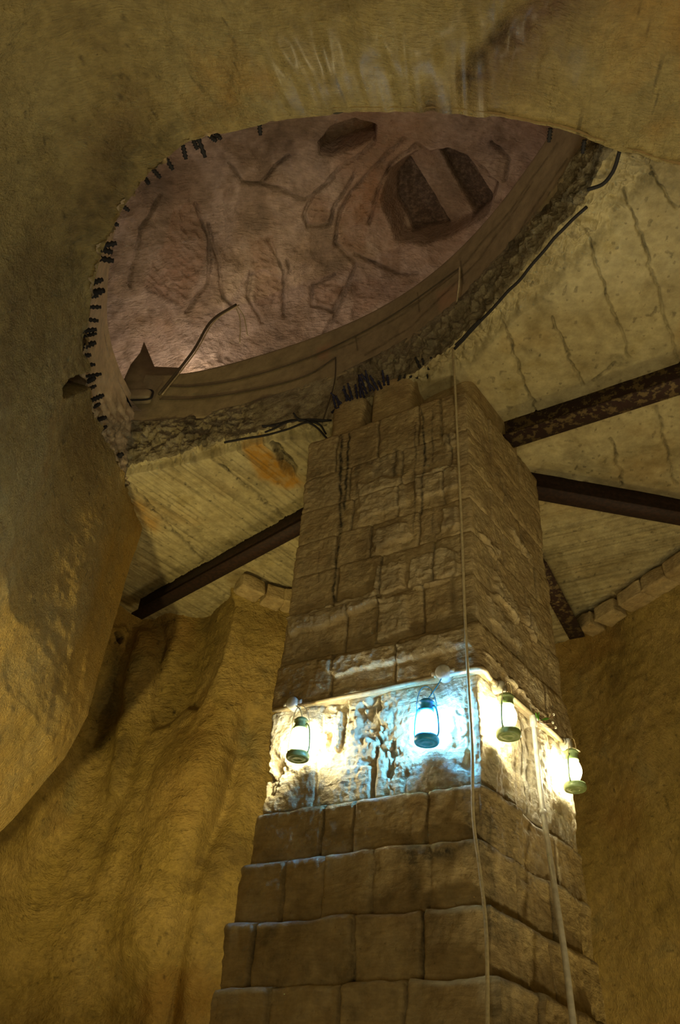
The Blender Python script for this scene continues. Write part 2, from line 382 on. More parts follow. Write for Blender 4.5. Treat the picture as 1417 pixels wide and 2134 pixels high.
# features: wet brown seam at the top, hollow in the left rim, scratches
seam = [(1180, -40), (1080, 60), (1010, 130), (960, 185), (905, 225)]
sm_ = gl(PX, PY, seam, 34); disp -= 0.05*gl(PX, PY, seam, 22)
hol = blob(PX, PY, [(128, 815), (142, 793), (170, 780), (196, 770), (200, 795), (172, 806), (150, 818), (133, 825)], 10)
disp -= 0.16*hol
lipn = blob(PX, PY, [(118, 800), (150, 768), (196, 752), (190, 815), (160, 830), (120, 838)], 26); disp += 0.02*lipn
disp += 0.035*gl(PX, PY, [(60, 330), (180, 440), (250, 300), (420, 230), (640, 215)], 50)
# swell of the vault before the seam
disp += 0.10*gl(PX, PY, [(560, 120), (760, 140), (880, 150)], 90)*0.5
rimrow = np.exp(-(np.arange(NR)/7.0))[:, None]
disp += rimrow*0.05*fbm(G, 9, 3, 31)
G = G+nrm*(disp*np.where(edge < 1, 0.3+0.7*edge, 1))[..., None]
G[0, :, 2] = np.maximum(G[0, :, 2], ZS-0.03)
stain_shade = 1.0*gl(PX, PY, [(1060, 60), (975, 165), (905, 225)], 30)*(0.6+0.8*fbm(G, 14, 3, 4))+0.16*smooth(0.05, 0.5, fbm(G, 3.2, 5, 24))+0.6*hol  # the hollow is darkened in the colour as well
stain_shade += 0.55*gl(PX, PY, [(260, 320), (330, 265), (450, 228), (560, 215), (700, 212), (860, 215)], 22)*(0.6+0.6*fbm(G, 5, 3, 8))
stain_shade += 0.55*(0.55+0.9*fbm(G, 16, 3, 23))*blob(PX, PY, [(150, 420), (250, 270), (420, 235), (400, 290), (260, 420), (180, 560), (110, 620)], 90)
stain_shade += 0.4*gl(PX, PY, [(210, 158), (240, 160)], 4)+0.4*gl(PX, PY, [(280, 152), (330, 160)], 4)+0.3*gl(PX, PY, [(60, 283), (110, 290)], 3)
dots = (noise(G*26, 77) > 0.86)*0.8; stain_shade = stain_shade+dots*0.7
tint = 0.8*sm_+0.55*gl(PX, PY, [(1240, -30), (1120, 90), (1040, 190)], 70)+0.25*gl(PX, PY, [(200, 300), (260, 240)], 60)
wet = gl(PX, PY, [(640, 140), (880, 160), (950, 215)], 70)+0.8*gl(PX, PY, [(960, 120), (1060, 20)], 60)+0.5*gl(PX, PY, [(1140, 120), (1210, 140)], 22)+0.03+0.5*gl(PX, PY, [(140, 1570), (205, 1590)], 34)
tag(mesh_obj('wall_near', G, grid_faces(NR, NC), M_vault, None, True, {'ochre': np.clip(0.85*smooth(750, 1250, PY)*(0.75+0.5*fbm(G, 0.9, 3, 19)), 0, 1), 'stain_shade': np.clip(stain_shade, 0, 1), 'tint': np.clip(tint, 0, 1), 'wet': np.clip(wet, 0, 1)}), kind='structure')
V_grid = G

# ---- far wall with its vertical folds
Tp = [(-2.55, 6.05), (-2.42, 6.6), (-2.2, 7.2), (-2.02, 7.62), (-1.86, 7.72), (-1.6, 7.5), (-1.28, 7.5), (-1.12, 7.2), (-0.96, 6.92), (-0.7, 6.98), (-0.41, 7.08), (0.0, 7.3), (0.7, 7.75), (1.4, 7.95), (2.0, 7.75), (2.40, 7.35), (2.55, 6.95), (2.72, 6.5), (3.02, 5.9), (3.4, 5.2), (3.9, 4.3), (4.6, 3.1)]
Bp = [(-3.3, 5.8), (-3.2, 6.6), (-2.95, 7.3), (-2.6, 7.75), (-2.3, 7.85), (-1.95, 7.8), (-1.6, 7.75), (-1.3, 7.65), (-1.0, 7.6), (-0.7, 7.6), (-0.35, 7.7), (0.1, 7.8), (0.7, 8.1), (1.4, 8.3), (2.1, 8.1), (2.6, 7.75), (2.95, 7.2), (3.2, 6.7), (3.5, 6.1), (3.9, 5.3), (4.4, 4.3), (5.1, 2.9)]
NC2, NR2 = 900, 420
tc, bc = [], []
def curve_m(A, n):                               # parameter-matched (same index) Catmull-Rom
    P = np.array(A, float); Q = np.vstack([2*P[0]-P[1], P, 2*P[-1]-P[-2]]); out = []
    T = np.linspace(0, len(P)-1-1e-6, n)
    for t in T:
        k = int(t); f = t-k; a, b, c, d = Q[k], Q[k+1], Q[k+2], Q[k+3]
        out.append(0.5*((2*b)+(-a+c)*f+(2*a-5*b+4*c-d)*f*f+(-a+3*b-3*c+d)*f**3))
    return np.array(out)
tc, bc = curve_m(Tp, NC2), curve_m(Bp, NC2)
s2 = np.linspace(0, 1, NR2)
z2 = (ZS+0.12)-(ZS+0.12-FL)*s2
f2 = (s2**0.62)[:, None, None]
G = np.concatenate([tc[None]*(1-f2)+bc[None]*f2, np.broadcast_to(z2[:, None, None], (NR2, NC2, 1))], -1)
nrm = normals(G)
if np.mean(np.sum(nrm*(cen-G), -1)) < 0: nrm = -nrm
PX, PY = project(G.reshape(-1, 3)); PX = PX.reshape(NR2, NC2); PY = PY.reshape(NR2, NC2)
disp = 0.045*fbm(G, 0.9, 3, 55)+0.03*fbm(G, 3.0, 4, 59)+0.012*fbm(G, 10, 3, 64)+0.010*ridged(G*np.array([1, 1, 2.5]), 3.5, 3, 61)
disp -= 0.12*gl(PX, PY, [(520, 1500), (470, 1680), (400, 1830), (370, 1990), (350, 2140)], 22)
disp += 0.10*gl(PX, PY, [(300, 1330), (262, 1500), (235, 1640)], 20)
disp -= 0.08*gl(PX, PY, [(325, 1330), (290, 1540), (225, 1700), (170, 1850)], 26)
disp -= 0.12*gl(PX, PY, [(215, 1480), (170, 1680), (60, 1850)], 60)
notch = blob(PX, PY, [(318, 1290), (470, 1225), (485, 1260), (455, 1380), (410, 1478), (385, 1472), (355, 1512), (318, 1520)], 20)
disp -= 0.07*notch
disp += 0.14*gl(PX, PY, [(380, 1620), (330, 1800), (300, 1950)], 80)
drain = blob(PX, PY, [(236, 1318), (246, 1316), (253, 1330), (248, 1342), (240, 1335)], 5); disp -= 0.15*drain
disp += 0.05*blob(PX, PY, [(230, 1308), (258, 1304), (268, 1322), (260, 1350), (236, 1340)], 12)*(1-drain)
disp += 0.10*gl(PX, PY, [(1330, 1500), (1380, 1800)], 60)*0.4
G = G+nrm*disp[..., None]
stain_shade = 0.9*drain+0.55*gl(PX, PY, [(243, 1345), (232, 1460), (205, 1560)], 12)+0.35*notch*(0.6+0.5*fbm(G, 6, 3, 3))  # drain hole and notch are darkened in the colour too
stain_shade += 0.35*gl(PX, PY, [(260, 1540), (215, 1700)], 16)*(0.5+fbm(G, 10, 3, 2))+((noise(G*24, 78) > 0.84)*0.5)  # shadow of the fold painted dark, plus random specks
stain_shade += 0.5*blob(PX, PY, [(480, 1330), (500, 1260), (590, 1260), (600, 1340), (540, 1330)], 60)*(0.3+0.3*fbm(G, 7, 3, 6))
tint = 0.7*smooth(0.05, 0.5, fbm(G, 1.1, 4, 91))+0.4*gl(PX, PY, [(420, 1560), (390, 1680)], 50)
wet = 0.03+0.6*gl(PX, PY, [(170, 1580), (210, 1610)], 40)
tag(mesh_obj('wall_far', G, grid_faces(NR2, NC2), M_wall, None, True, {'stain_shade': np.clip(stain_shade, 0, 1), 'tint': np.clip(tint, 0, 1), 'wet': np.clip(wet, 0, 1)}), kind='structure')

# ---- floor
fx = np.linspace(-4.5, 6.5, 60); fy = np.linspace(-4, 10, 60)
G = np.zeros((60, 60, 3)); G[..., 0] = fx[None]; G[..., 1] = fy[:, None]; G[..., 2] = FL+0.01*fbm(G, 1.5, 3, 2)
tag(mesh_obj('floor', G, grid_faces(60, 60), M_floor), kind='structure')

# ---- slab edge curve
slab_px = [(1330, 312), (1290, 318), (1250, 375), (1215, 430), (1150, 505), (1100, 565), (1040, 640), (950, 726), (880, 775), (820, 812), (750, 850), (690, 882), (620, 893), (560, 905), (480, 927), (350, 962), (255, 985)]
Bc = curve([at_z(x, y, ZS) for x, y in slab_px], 700); Bc[:, 2] = ZS
# smooth curve for the parapet
par_px = [(1225, 290), (1150, 405), (1050, 530), (960, 625), (860, 705), (700, 785), (560, 832), (440, 866), (350, 880), (275, 884)]
Pc = curve([at_z(x, y, ZB) for x, y in par_px], 500)
pc2 = Pc[:, :2]; co = np.polyfit(np.linspace(-1, 1, 500), pc2, 6)
Pc[:, :2] = np.stack([np.polyval(co[:, k], np.linspace(-1, 1, 500)) for k in range(2)], 1)

# ---- slab (soffit) : rows from the broken hole edge outwards to past the walls
outc = curve([(4.9, 3.0), (4.7, 4.4), (4.2, 5.8), (3.4, 7.2), (2.4, 8.1), (1.2, 8.4), (0, 8.2), (-1.2, 8.0), (-2.2, 8.0), (-2.75, 7.3), (-2.6, 6.3), (-2.35, 5.6)], 400)
NCs, NRs = 900, 520
u = np.linspace(0, 1, NCs)
inn = np.stack([np.interp(u, np.linspace(0, 1, 700), Bc[:, k]) for k in (0, 1)], 1)
out_ = np.stack([np.interp(u, np.linspace(0, 1, 400), outc[:, k]) for k in (0, 1)], 1)
v = np.linspace(0, 1, NRs)**1.7
G = np.zeros((NRs, NCs, 3)); G[..., :2] = inn[None]*(1-v[:, None, None])+out_[None]*v[:, None, None]; G[..., 2] = ZS
PX, PY = project(G.reshape(-1, 3)); PX = PX.reshape(NRs, NCs); PY = PY.reshape(NRs, NCs)
# beams (plan lines at slab level) - also used to split the board directions
ZBM = 4.39
bA = (at_z(622, 1103, ZBM), at_z(300, 1277, ZBM)); bB = (at_z(1057, 922, ZBM), at_z(1417, 806, ZBM)); bC = (at_z(1117, 1028, ZBM), at_z(1417, 1082, ZBM)); bD = (at_z(1145, 1222, ZBM), at_z(1203, 1330, ZBM))
board = np.zeros((NRs, NCs)); 
def dirn(a, b): d = (at_z(*b, ZS)-at_z(*a, ZS))[:2]; return d/np.linalg.norm(d)
dl = dirn((480, 1000), (600, 1090)); dr = dirn((1120, 1170), (1417, 1100)); dt = dirn((1225, 500), (1310, 745))
def across(d): n = np.array([-d[1], d[0]]); return G[..., 0]*n[0]+G[..., 1]*n[1]
def stripes(q, P, seed, w):
    k = np.floor(q/w); h = _h(k, k*0, k*0, seed); e = np.abs((q/w)-k-0.5)*2
    return 0.5*h-1.2*smooth(0.93, 1.0, e)
left = PX < 760; rightlow = (PX >= 760) & (PY > 1000+0.19*(PX-1120)+40)
ql, qr = across(dl), across(dr)
fineL = noise(np.stack([ql*55, (G[..., 0]*dl[0]+G[..., 1]*dl[1])*1.5, ql*0], -1), 5)
fineR = noise(np.stack([qr*55, (G[..., 0]*dr[0]+G[..., 1]*dr[1])*1.5, qr*0], -1), 6)
disp = np.where(left, 0.012*stripes(ql, G, 3, 0.11)+0.005*fineL, np.where(rightlow, 0.010*stripes(qr, G, 4, 0.12)+0.006*fineR, 0.0))
disp += 0.006*fbm(G, 6, 4, 8)+0.010*fbm(G, 1.3, 3, 18)
lines = [[(1040, 655), (1075, 745), (1105, 830), (1130, 880)], [(1225, 490), (1262, 600), (1312, 745)], [(1305, 408), (1345, 520), (1375, 620), (1417, 760)], [(1150, 660), (1195, 765), (1215, 800)], [(1355, 360), (1410, 430)],
         [(1368, 850), (1395, 960), (1410, 1010)], [(1275, 920), (1300, 1010)], [(455, 970), (530, 1030), (600, 1080)], [(270, 1010), (420, 1170)], [(1280, 760), (1240, 790)]]
ln = np.zeros_like(PX); jx = PX+3*fbm(G, 12, 3, 41)*3; jy = PY+3*fbm(G, 12, 3, 42)*3
for l in lines: ln = np.maximum(ln, gl(jx, jy, l, 2.6))
disp -= 0.02*ln
# spalled fringe along the broken edge
edist = np.linalg.norm(G[..., :2]-inn[None], axis=-1)
frw = 0.10+0.10*(0.5+fbm(G, 2.2, 3, 71))+0.10*smooth(1000, 1250, PX)
spall = 1-smooth(frw*0.7, frw, edist)
rubn = ridged(G, 14, 3, 81)
disp -= spall*(0.045+0.05*rubn+0.03*fbm(G, 9, 3, 72))*np.where(PX > 300, 1, 1)
orange = blob(PX, PY, [(505, 935), (545, 925), (600, 985), (632, 1012), (595, 1020), (540, 1000)], 14)
slot = blob(jx*0.5+PX*0.5, jy*0.5+PY*0.5, [(566, 922), (580, 925), (616, 975), (612, 1002), (590, 985)], 12); disp -= 0.07*slot
disp -= 0.012*blob(PX, PY, [(478, 930), (560, 905), (640, 1015), (560, 1015), (520, 985)], 6)
G[..., 2] -= disp
damp = smooth(0.15, 0.5, fbm(G, 1.6, 5, 33))
stain_shade = 0.9*ln*(0.6+0.5*noise(G*20, 2))+0.65*slot+0.42*damp+0.30*spall*(0.5-rubn)
stain_shade += 0.6*(blob(PX, PY, [(1270, 735), (1320, 745), (1310, 765), (1262, 760)], 12)+gl(PX, PY, [(1130, 622), (1150, 630)], 5)+gl(PX, PY, [(1165, 600), (1180, 590)], 4)+gl(PX, PY, [(1090, 725), (1120, 740)], 8)+gl(PX, PY, [(1160, 1178), (1260, 1150)], 4))*(0.5+0.8*fbm(G, 14, 3, 6))
stain_shade += 0.35*np.where(left | rightlow, smooth(0.1, 0.7, np.where(left, fineL, fineR)), 0)+((noise(G*30, 79) > 0.8)*0.45)
tint = orange+0.6*gl(PX, PY, [(285, 1050), (320, 1095)], 14)+0.18*smooth(0, 0.5, fbm(G, 2.2, 4, 35))
sl = mesh_obj('ceiling', G, grid_faces(NRs, NCs), M_slab, None, True, {'stain_shade': np.clip(stain_shade, 0, 1), 'tint': np.clip(tint, 0, 1)})
tag(sl, kind='structure')
slab_in = G[0]

# ---- rubble thickness of the slab between its edge and the parapet
NRr = 70
foot = curve(list(Pc[::-1]), NCs)[::-1]
G = np.zeros((NRr, NCs, 3))
t = np.linspace(0, 1, NRr)[:, None]
for k in range(2): G[..., k] = slab_in[None, :, k]*(1-t)+foot[None, :, k]*t
G[..., 2] = slab_in[None, :, 2]*(1-t)+(ZB+0.04)*t
nrm = normals(G); hc = np.array([-0.4, 3.6, 4.9])
if np.mean(np.sum(nrm*(hc-G), -1)) < 0: nrm = -nrm
env = np.sin(np.pi*np.clip(t, 0, 1))**0.5
PXr, PYr = project(G.reshape(-1, 3)); PXr = PXr.reshape(G.shape[:2]); PYr = PYr.reshape(G.shape[:2])
calm = 1-0.85*smooth(480, 560, PXr)*(1-smooth(700, 760, PXr))
disp = (0.05*ridged(G, 8, 4, 8)*calm+0.06*fbm(G, 3, 3, 4)+0.025*fbm(G, 26, 2, 4)*calm)*env
G2 = G+nrm*disp[..., None]
PXr, PYr = project(G2.reshape(-1, 3)); PXr = PXr.reshape(G2.shape[:2]); PYr = PYr.reshape(G2.shape[:2])
stn = (0.5*smooth(0.0, 0.5, fbm(G2, 7, 4, 9))+0.15)*calm
tag(mesh_obj('trim_1', G2, grid_faces(NRr, NCs), M_rubble, None, True, {'stain_shade': np.clip(stn, 0, 1)}), kind='structure')

# ---- plastered parapet (smooth curved band)
def offset(C, d):
    T = np.gradient(C[:, :2], axis=0); T /= np.linalg.norm(T, axis=1, keepdims=True)
    n = np.stack([-T[:, 1], T[:, 0]], 1)
    if np.mean(np.sum(n*(hc[:2]-C[:, :2]), 1)) > 0: n = -n
    return C[:, :2]+n*d
prof = [(0.10, ZB-0.05), (0.0, ZB), (0.0, ZB+0.12), (0.006, ZB+0.30), (0.0, ZB+0.48), (0.0, ZT-0.01), (0.012, ZT), (0.26, ZT), (0.28, ZT-0.02), (0.28, ZB)]
rows = []
pr = []
for (a, za), (b_, zb) in zip(prof[:-1], prof[1:]):
    n = max(2, int(abs(zb-za)/0.02)+1)
    for q in range(n): pr.append((a+(b_-a)*q/n, za+(zb-za)*q/n))
pr.append(prof[-1])
G = np.zeros((len(pr), 500, 3))
for k, (d, z) in enumerate(pr): G[k, :, :2] = offset(Pc, d); G[k, :, 2] = z
PX, PY = project(G.reshape(-1, 3)); PX = PX.reshape(G.shape[:2]); PY = PY.reshape(G.shape[:2])
cr_ = np.zeros_like(PX)
jx = PX+5*fbm(G, 3, 3, 12); jy = PY+5*fbm(G, 3, 3, 13)
for l in ([(1160, 300), (1060, 440), (960, 560), (860, 640), (740, 710), (640, 750)], [(1110, 380), (1000, 540), (860, 680), (760, 740)], [(1180, 330), (1090, 470), (1060, 520)], [(740, 700), (745, 730)], [(870, 610), (875, 650)], [(960, 540), (965, 590)]):
    cr_ = np.maximum(cr_, gl(jx, jy, l, 1.8))
pnk = blob(PX, PY, [(910, 610), (955, 590), (960, 625), (915, 650)], 14)+blob(PX, PY, [(660, 725), (690, 715), (685, 750), (665, 750)], 12)
G[..., 2] += 0.0
tag(mesh_obj('trim_2', G, grid_faces(len(pr), 500), M_plaster, None, True, {'stain_shade': np.clip(0.75*cr_+0.2*smooth(0.1, 0.6, fbm(G, 3, 4, 3)), 0, 1), 'tint': np.clip(0.5*pnk, 0, 1)}), kind='structure')

# ---- cream plaster neck above the near rim, and upper chamber floor + dome
sel = topc[(topc[:, 0] < 1.9)]
nk = curve(sel[:int(len(sel)*0.93)], 600)
G = np.zeros((40, 600, 3)); hh = np.linspace(0, 1, 40)
for k, h in enumerate(hh):
    d = hc[:2]-nk[:, :2]; d /= np.linalg.norm(d, axis=1, keepdims=True)
    G[k, :, :2] = nk[:, :2]-d*(0.03-0.02*h); G[k, :, 2] = ZS-0.02+h*0.72
nrm = normals(G)
if np.mean(np.sum(nrm*(hc-G), -1)) < 0: nrm = -nrm
PX, PY = project(G.reshape(-1, 3)); PX = PX.reshape(40, 600); PY = PY.reshape(40, 600)
rub = np.clip(np.exp(-hh*7)[:, None]+smooth(800, 900, PY), 0, 1)*(PX < 520)
G = G+nrm*(0.012*fbm(G, 5, 4, 3)+rub*(0.05*ridged(G, 9, 4, 6)+0.03*fbm(G, 22, 2, 8)))[..., None]
tag(mesh_obj('trim_3', G, grid_faces(40, 600), M_neck, None, True, {'stain_shade': np.clip(rub*0.75*(0.7+0.6*fbm(G, 8, 3, 2)), 0, 1)}), kind='structure')
neck_top = G[-1]

DC = np.array([-0.35, 3.9]); DR, DZ, DH = 3.3, 5.0, 3.0
NRd, NCd = 420, 900
th = np.linspace(0, 2*math.pi, NCd); el = np.linspace(0, math.pi/2*0.985, NRd)
G = np.zeros((NRd, NCd, 3))
G[..., 0] = DC[0]+DR*np.cos(el)[:, None]**0.9*np.cos(th); G[..., 1] = DC[1]+DR*np.cos(el)[:, None]**0.9*np.sin(th)
G[..., 2] = DZ+DH*np.sin(el)[:, None]
nrm = normals(G); dc = np.array([DC[0], DC[1], DZ+1])
if np.mean(np.sum(nrm*(dc-G), -1)) < 0: nrm = -nrm
PX, PY = project(G.reshape(-1, 3)); PX = PX.reshape(NRd, NCd); PY = PY.reshape(NRd, NCd)
wx = fbm(G, 2.0, 3, 101); jx = PX+14*wx; jy = PY+14*fbm(G, 2.0, 3, 102)
disp = 0.16*fbm(G, 0.6, 3, 103)+0.05*fbm(G, 2.4, 4, 107)+0.03*ridged(G*np.array([1, 1, .6]), 3.0, 4, 111)
gro = [[(835, 290), (775, 350), (730, 400), (705, 470), (700, 510), (745, 560), (725, 600), (700, 650), (670, 690)],
       [(745, 540), (800, 560), (870, 565)], [(775, 300), (700, 350), (655, 400), (640, 450), (650, 475), (690, 470), (705, 420), (740, 350)],
       [(900, 320), (860, 300), (810, 340), (785, 400), (775, 470)], [(480, 340), (510, 380), (545, 385), (600, 330)], [(545, 385), (640, 415), (690, 370)],
       [(410, 430), (440, 500), (425, 580), (390, 650)], [(440, 470), (450, 540), (460, 620), (480, 640)], [(560, 500), (590, 560), (585, 660)], [(520, 560), (510, 620), (545, 680)],
       [(700, 570), (655, 590), (650, 640), (690, 650), (720, 600)], [(1050, 380), (1060, 340), (1020, 300)], [(600, 540), (605, 560), (595, 580)], [(330, 410), (290, 480), (270, 600)]]
gv = np.zeros_like(PX)
for l in gro: gv = np.maximum(gv, gl(jx, jy, l, 3.4))
disp -= 0.045*gv
patch = np.maximum.reduce([blob(jx, jy, p, 12) for p in ([(705, 480), (715, 420), (780, 350), (800, 420), (770, 480), (760, 540), (715, 520)], [(650, 470), (650, 410), (690, 400), (690, 460)], [(660, 640), (655, 600), (700, 580), (715, 600), (690, 645)], [(300, 600), (360, 440), (420, 420), (430, 520), (380, 640)], [(520, 500), (570, 490), (585, 640), (530, 640)], [(740, 590), (850, 580), (830, 620), (730, 660)])])
disp += patch*(-0.02+0.025*ridged(G*np.array([1, 1, 3]), 9, 2, 120))
nich = blob(jx*0.4+PX*0.6, jy*0.4+PY*0.6, [(800, 420), (812, 360), (860, 325), (930, 318), (985, 345), (1030, 385), (1010, 440), (940, 480), (880, 505), (830, 500)], 24)
disp -= 0.32*nich
oval = blob(PX, PY, [(668, 300), (690, 275), (740, 258), (780, 266), (778, 290), (740, 305), (690, 322), (670, 318)], 16); disp -= 0.30*oval
bar1 = blob(jx*0.2+PX*0.8, jy*0.2+PY*0.8, [(818, 385), (840, 352), (918, 480), (850, 498), (815, 430)], 6); bar2 = blob(jx*0.2+PX*0.8, jy*0.2+PY*0.8, [(895, 330), (935, 332), (1008, 430), (975, 462), (925, 390)], 6)
bars = np.clip(bar1+bar2, 0, 1); disp -= 0.10*bars
disp += 0.02*fbm(G, 9, 3, 130)
G = G+nrm*disp[..., None]
stain_shade = 0.8*gv*(0.4+0.5*noise(G*8, 4))+0.75*bars+0.3*oval+0.3*smooth(0.1, 0.6, fbm(G, 2.5, 4, 140))  # slots and oval hollow also get a darker colour
tint = 0.55*smooth(-0.2, 0.35, wx*0+fbm(G, 1.0, 3, 141)+0.6*smooth(620, 860, PX)-0.45)+0.35*patch+0.4*oval
tag(mesh_obj('ceiling_dome', G, grid_faces(NRd, NCd), M_dome, None, True, {'stain_shade': np.clip(stain_shade, 0, 1), 'tint': np.clip(tint, 0, 1)}), kind='structure')
# ledge (upper floor) around the well, hidden from below but closing the chamber
ring = curve([(p[0], p[1]) for p in offset(Pc, 0.2)[::20]]+[(-1.98, 5.0)]+[(p[0], p[1]) for p in neck_top[::-40, :2][:14]], 300)
G = np.zeros((12, 300, 3)); tt = np.linspace(0, 1, 12)
d = ring-DC; dn = d/np.linalg.norm(d, axis=1, keepdims=True)
for k, q in enumerate(tt): G[k, :, :2] = ring*(1-q)+(DC+dn*3.6)*q; G[k, :, 2] = ZB+0.15
tag(mesh_obj('floor_upper', G, grid_faces(12, 300), M_dome), kind='structure')

# ---- left end of the parapet: rough masonry jamb
def lump(name, c, size, mat, parent=None, seed=1, rot=0.0, amp=0.12, n=26, pw=4.0, attrs=None, local=False):
    a = np.linspace(0, 2*math.pi, n*2, endpoint=False); b = np.linspace(-math.pi/2, math.pi/2, n)
    A, B_ = np.meshgrid(a, b)
    def sg(x, p): return np.sign(x)*np.abs(x)**(2/p)
    X = np.stack([sg(np.cos(B_), pw)*sg(np.cos(A), pw), sg(np.cos(B_), pw)*sg(np.sin(A), pw), sg(np.sin(B_), pw)], -1)
    X = X*(1+amp*fbm(X+seed*3.7, 1.7, 4, seed)[..., None])*np.array(size)/2
    c_, s_ = math.cos(rot), math.sin(rot); Y = X.copy(); Y[..., 0] = c_*X[..., 0]-s_*X[..., 1]; Y[..., 1] = s_*X[..., 0]+c_*X[..., 1]
    return mesh_obj(name, Y+np.array(c), grid_faces(n, n*2, closed=True), mat, parent, True, attrs)

# ================================================================== THE PILLAR
pC, pL, pR = np.array([0.77, 3.925]), np.array([-0.265, 4.575]), np.array([1.43, 4.745])
nL = np.array([-(pC-pL)[1], (pC-pL)[0]]); nL = nL/np.linalg.norm(nL); nL = nL if nL[1] < 0 else -nL
nR = np.array([-(pR-pC)[1], (pR-pC)[0]]); nR = nR/np.linalg.norm(nR); nR = nR if nR[1] < 0 else -nR
tL = (pL-pC)/np.linalg.norm(pL-pC); tR = (pR-pC)/np.linalg.norm(pR-pC)
def z_at(px, py, P): d = ray(px, py); return d[2]*math.hypot(*P)/math.hypot(d[0], d[1])
pil = thing('stone_pillar', 'tall tapering pillar of square-cut sandstone blocks on a stepped base, carrying the lit lanterns', 'pillar', (0.6, 4.8, FL), local=False)
def course(name, z0, z1, C, L, R, jl, jr, seed, round_=0.012, rbot=None, jw=0.010, jd=0.03, amp=0.010, feats=None, step=0.007, off=0.012, top=True, wav=0.0, bev_top=None):
    Bk = L+R-C
    def side(a, b, fine): n = max(6, int(np.linalg.norm(b-a)/(step if fine else 0.12))); return a+(b-a)*np.linspace(0, 1, n, endpoint=False)[:, None]
    S = [side(L, C, 1), side(C, R, 1), side(R, Bk, 0), side(Bk, L, 0)]
    n1 = np.array([nL]*len(S[0])); n2 = np.array([nR]*len(S[1])); n3 = np.array([-nL]*len(S[2])); n4 = np.array([-nR]*len(S[3]))
    P = np.vstack(S); Nn = np.vstack([n1, n2, n3, n4]); lens = [len(x) for x in S]
    w = 3                                          # soften normals at the corner
    Ns = sum(np.roll(Nn, k, 0) for k in range(-w, w+1)); Ns /= np.linalg.norm(Ns, axis=1, keepdims=True)
    nz_ = max(6, int((z1-z0)/step)); zr = np.linspace(z1, z0, nz_)
    G = np.zeros((nz_, len(P), 3)); G[..., :2] = P[None]; G[..., 2] = zr[:, None]
    sid = np.zeros(len(P), int); fr = np.zeros(len(P)); k0 = 0
    ll = [np.linalg.norm(L-C), np.linalg.norm(R-C), np.linalg.norm(L-C), np.linalg.norm(R-C)]
    for q, n in enumerate(lens): sid[k0:k0+n] = q; fr[k0:k0+n] = np.linspace(0, 1, n, endpoint=False); k0 += n
    jst = np.zeros(G.shape[:2]); btn = np.zeros(G.shape[:2])
    d = np.zeros(G.shape[:2]); h = (zr[:, None]-z0)/(z1-z0)
    jn = 0.012*fbm(G, 9, 2, seed+7)
    for q, js in ((0, jl), (1, jr)):
        m = sid == q; blk = np.zeros(G.shape[:2]); 
        for j in js:
            j0, st = (j if isinstance(j, tuple) else (j, 1.0))
            dj = (fr[None]-j0)*ll[q]+jn; d -= np.where(m[None], st*jd*np.exp(-(dj/jw)**2), 0); blk += (dj > 0); jst = np.maximum(jst, np.where(m[None], 0.55*st*np.exp(-(dj/0.006)**2), 0))
        off_ = _h(blk.astype(int), blk.astype(int)*0+q, blk.astype(int)*0, seed)*off
        d += np.where(m[None], off_, 0); btn += np.where(m[None], 0.5+0.5*off_/off, 0)
    dz = np.minimum(zr-z0, z1-zr)[:, None]+0.5*jn
    tb = ((z1-zr) < (zr-z0))[:, None]; d -= np.where(tb, round_, round_ if rbot is None else rbot)*np.exp(-np.clip(dz, 0, 1)/0.010)
    corner = np.minimum(np.linalg.norm(P-C, axis=1), np.minimum(np.linalg.norm(P-L, axis=1), np.linalg.norm(P-R, axis=1)))
    d -= (0.008*np.exp(-corner/0.012))[None]
    rough = fbm(G, 7, 5, seed+20, 0.6); d += amp*1.6*rough+0.35*amp*ridged(G, 30, 2, seed+3)
    PX, PY = project(G.reshape(-1, 3)); PX = PX.reshape(d.shape); PY = PY.reshape(d.shape)
    st = 0.25*smooth(0.1, 0.6, fbm(G*np.array([1, 1, 0.5]), 4, 4, seed+30))+jst+0.16*btn; tn = 0.12*(1-btn)
    if feats: d, st, tn = feats(G, PX, PY, d, st, tn, m0=(sid == 0)[None], m1=(sid == 1)[None])
    G[..., :2] += Ns[None]*d[..., None]
    if wav: G[..., 2] += wav*fbm(np.stack([G[..., 0]*5, G[..., 1]*5, G[..., 2]*0+seed], -1), 1, 3, seed)*(h**3)
    # closing rings to the middle for top ledge and underside
    cen2 = P.mean(0)
    def cap(row, dz_): 
        out = []
        for q in (0.04, 0.12, 0.3, 0.7):
            r = row.copy(); r[:, :2] = row[:, :2]*(1-q)+cen2*q; r[:, 2] = row[:, 2]+dz_+0.004*noise(r*14, seed); out.append(r)
        return out
    tp, bt = cap(G[0], 0.006), cap(G[-1], -0.003)
    A = np.array(tp[::-1]+list(G)+bt)
    def ext(a, v=0): return np.vstack([np.repeat(a[:1], 4, 0), a, np.repeat(a[-1:], 4, 0)])
    return mesh_obj(name, A, grid_faces(A.shape[0], A.shape[1], closed=True), M_stone, pil, True, {'stain_shade': np.clip(ext(st), 0, 1), 'tint': np.clip(ext(tn), 0, 1)})

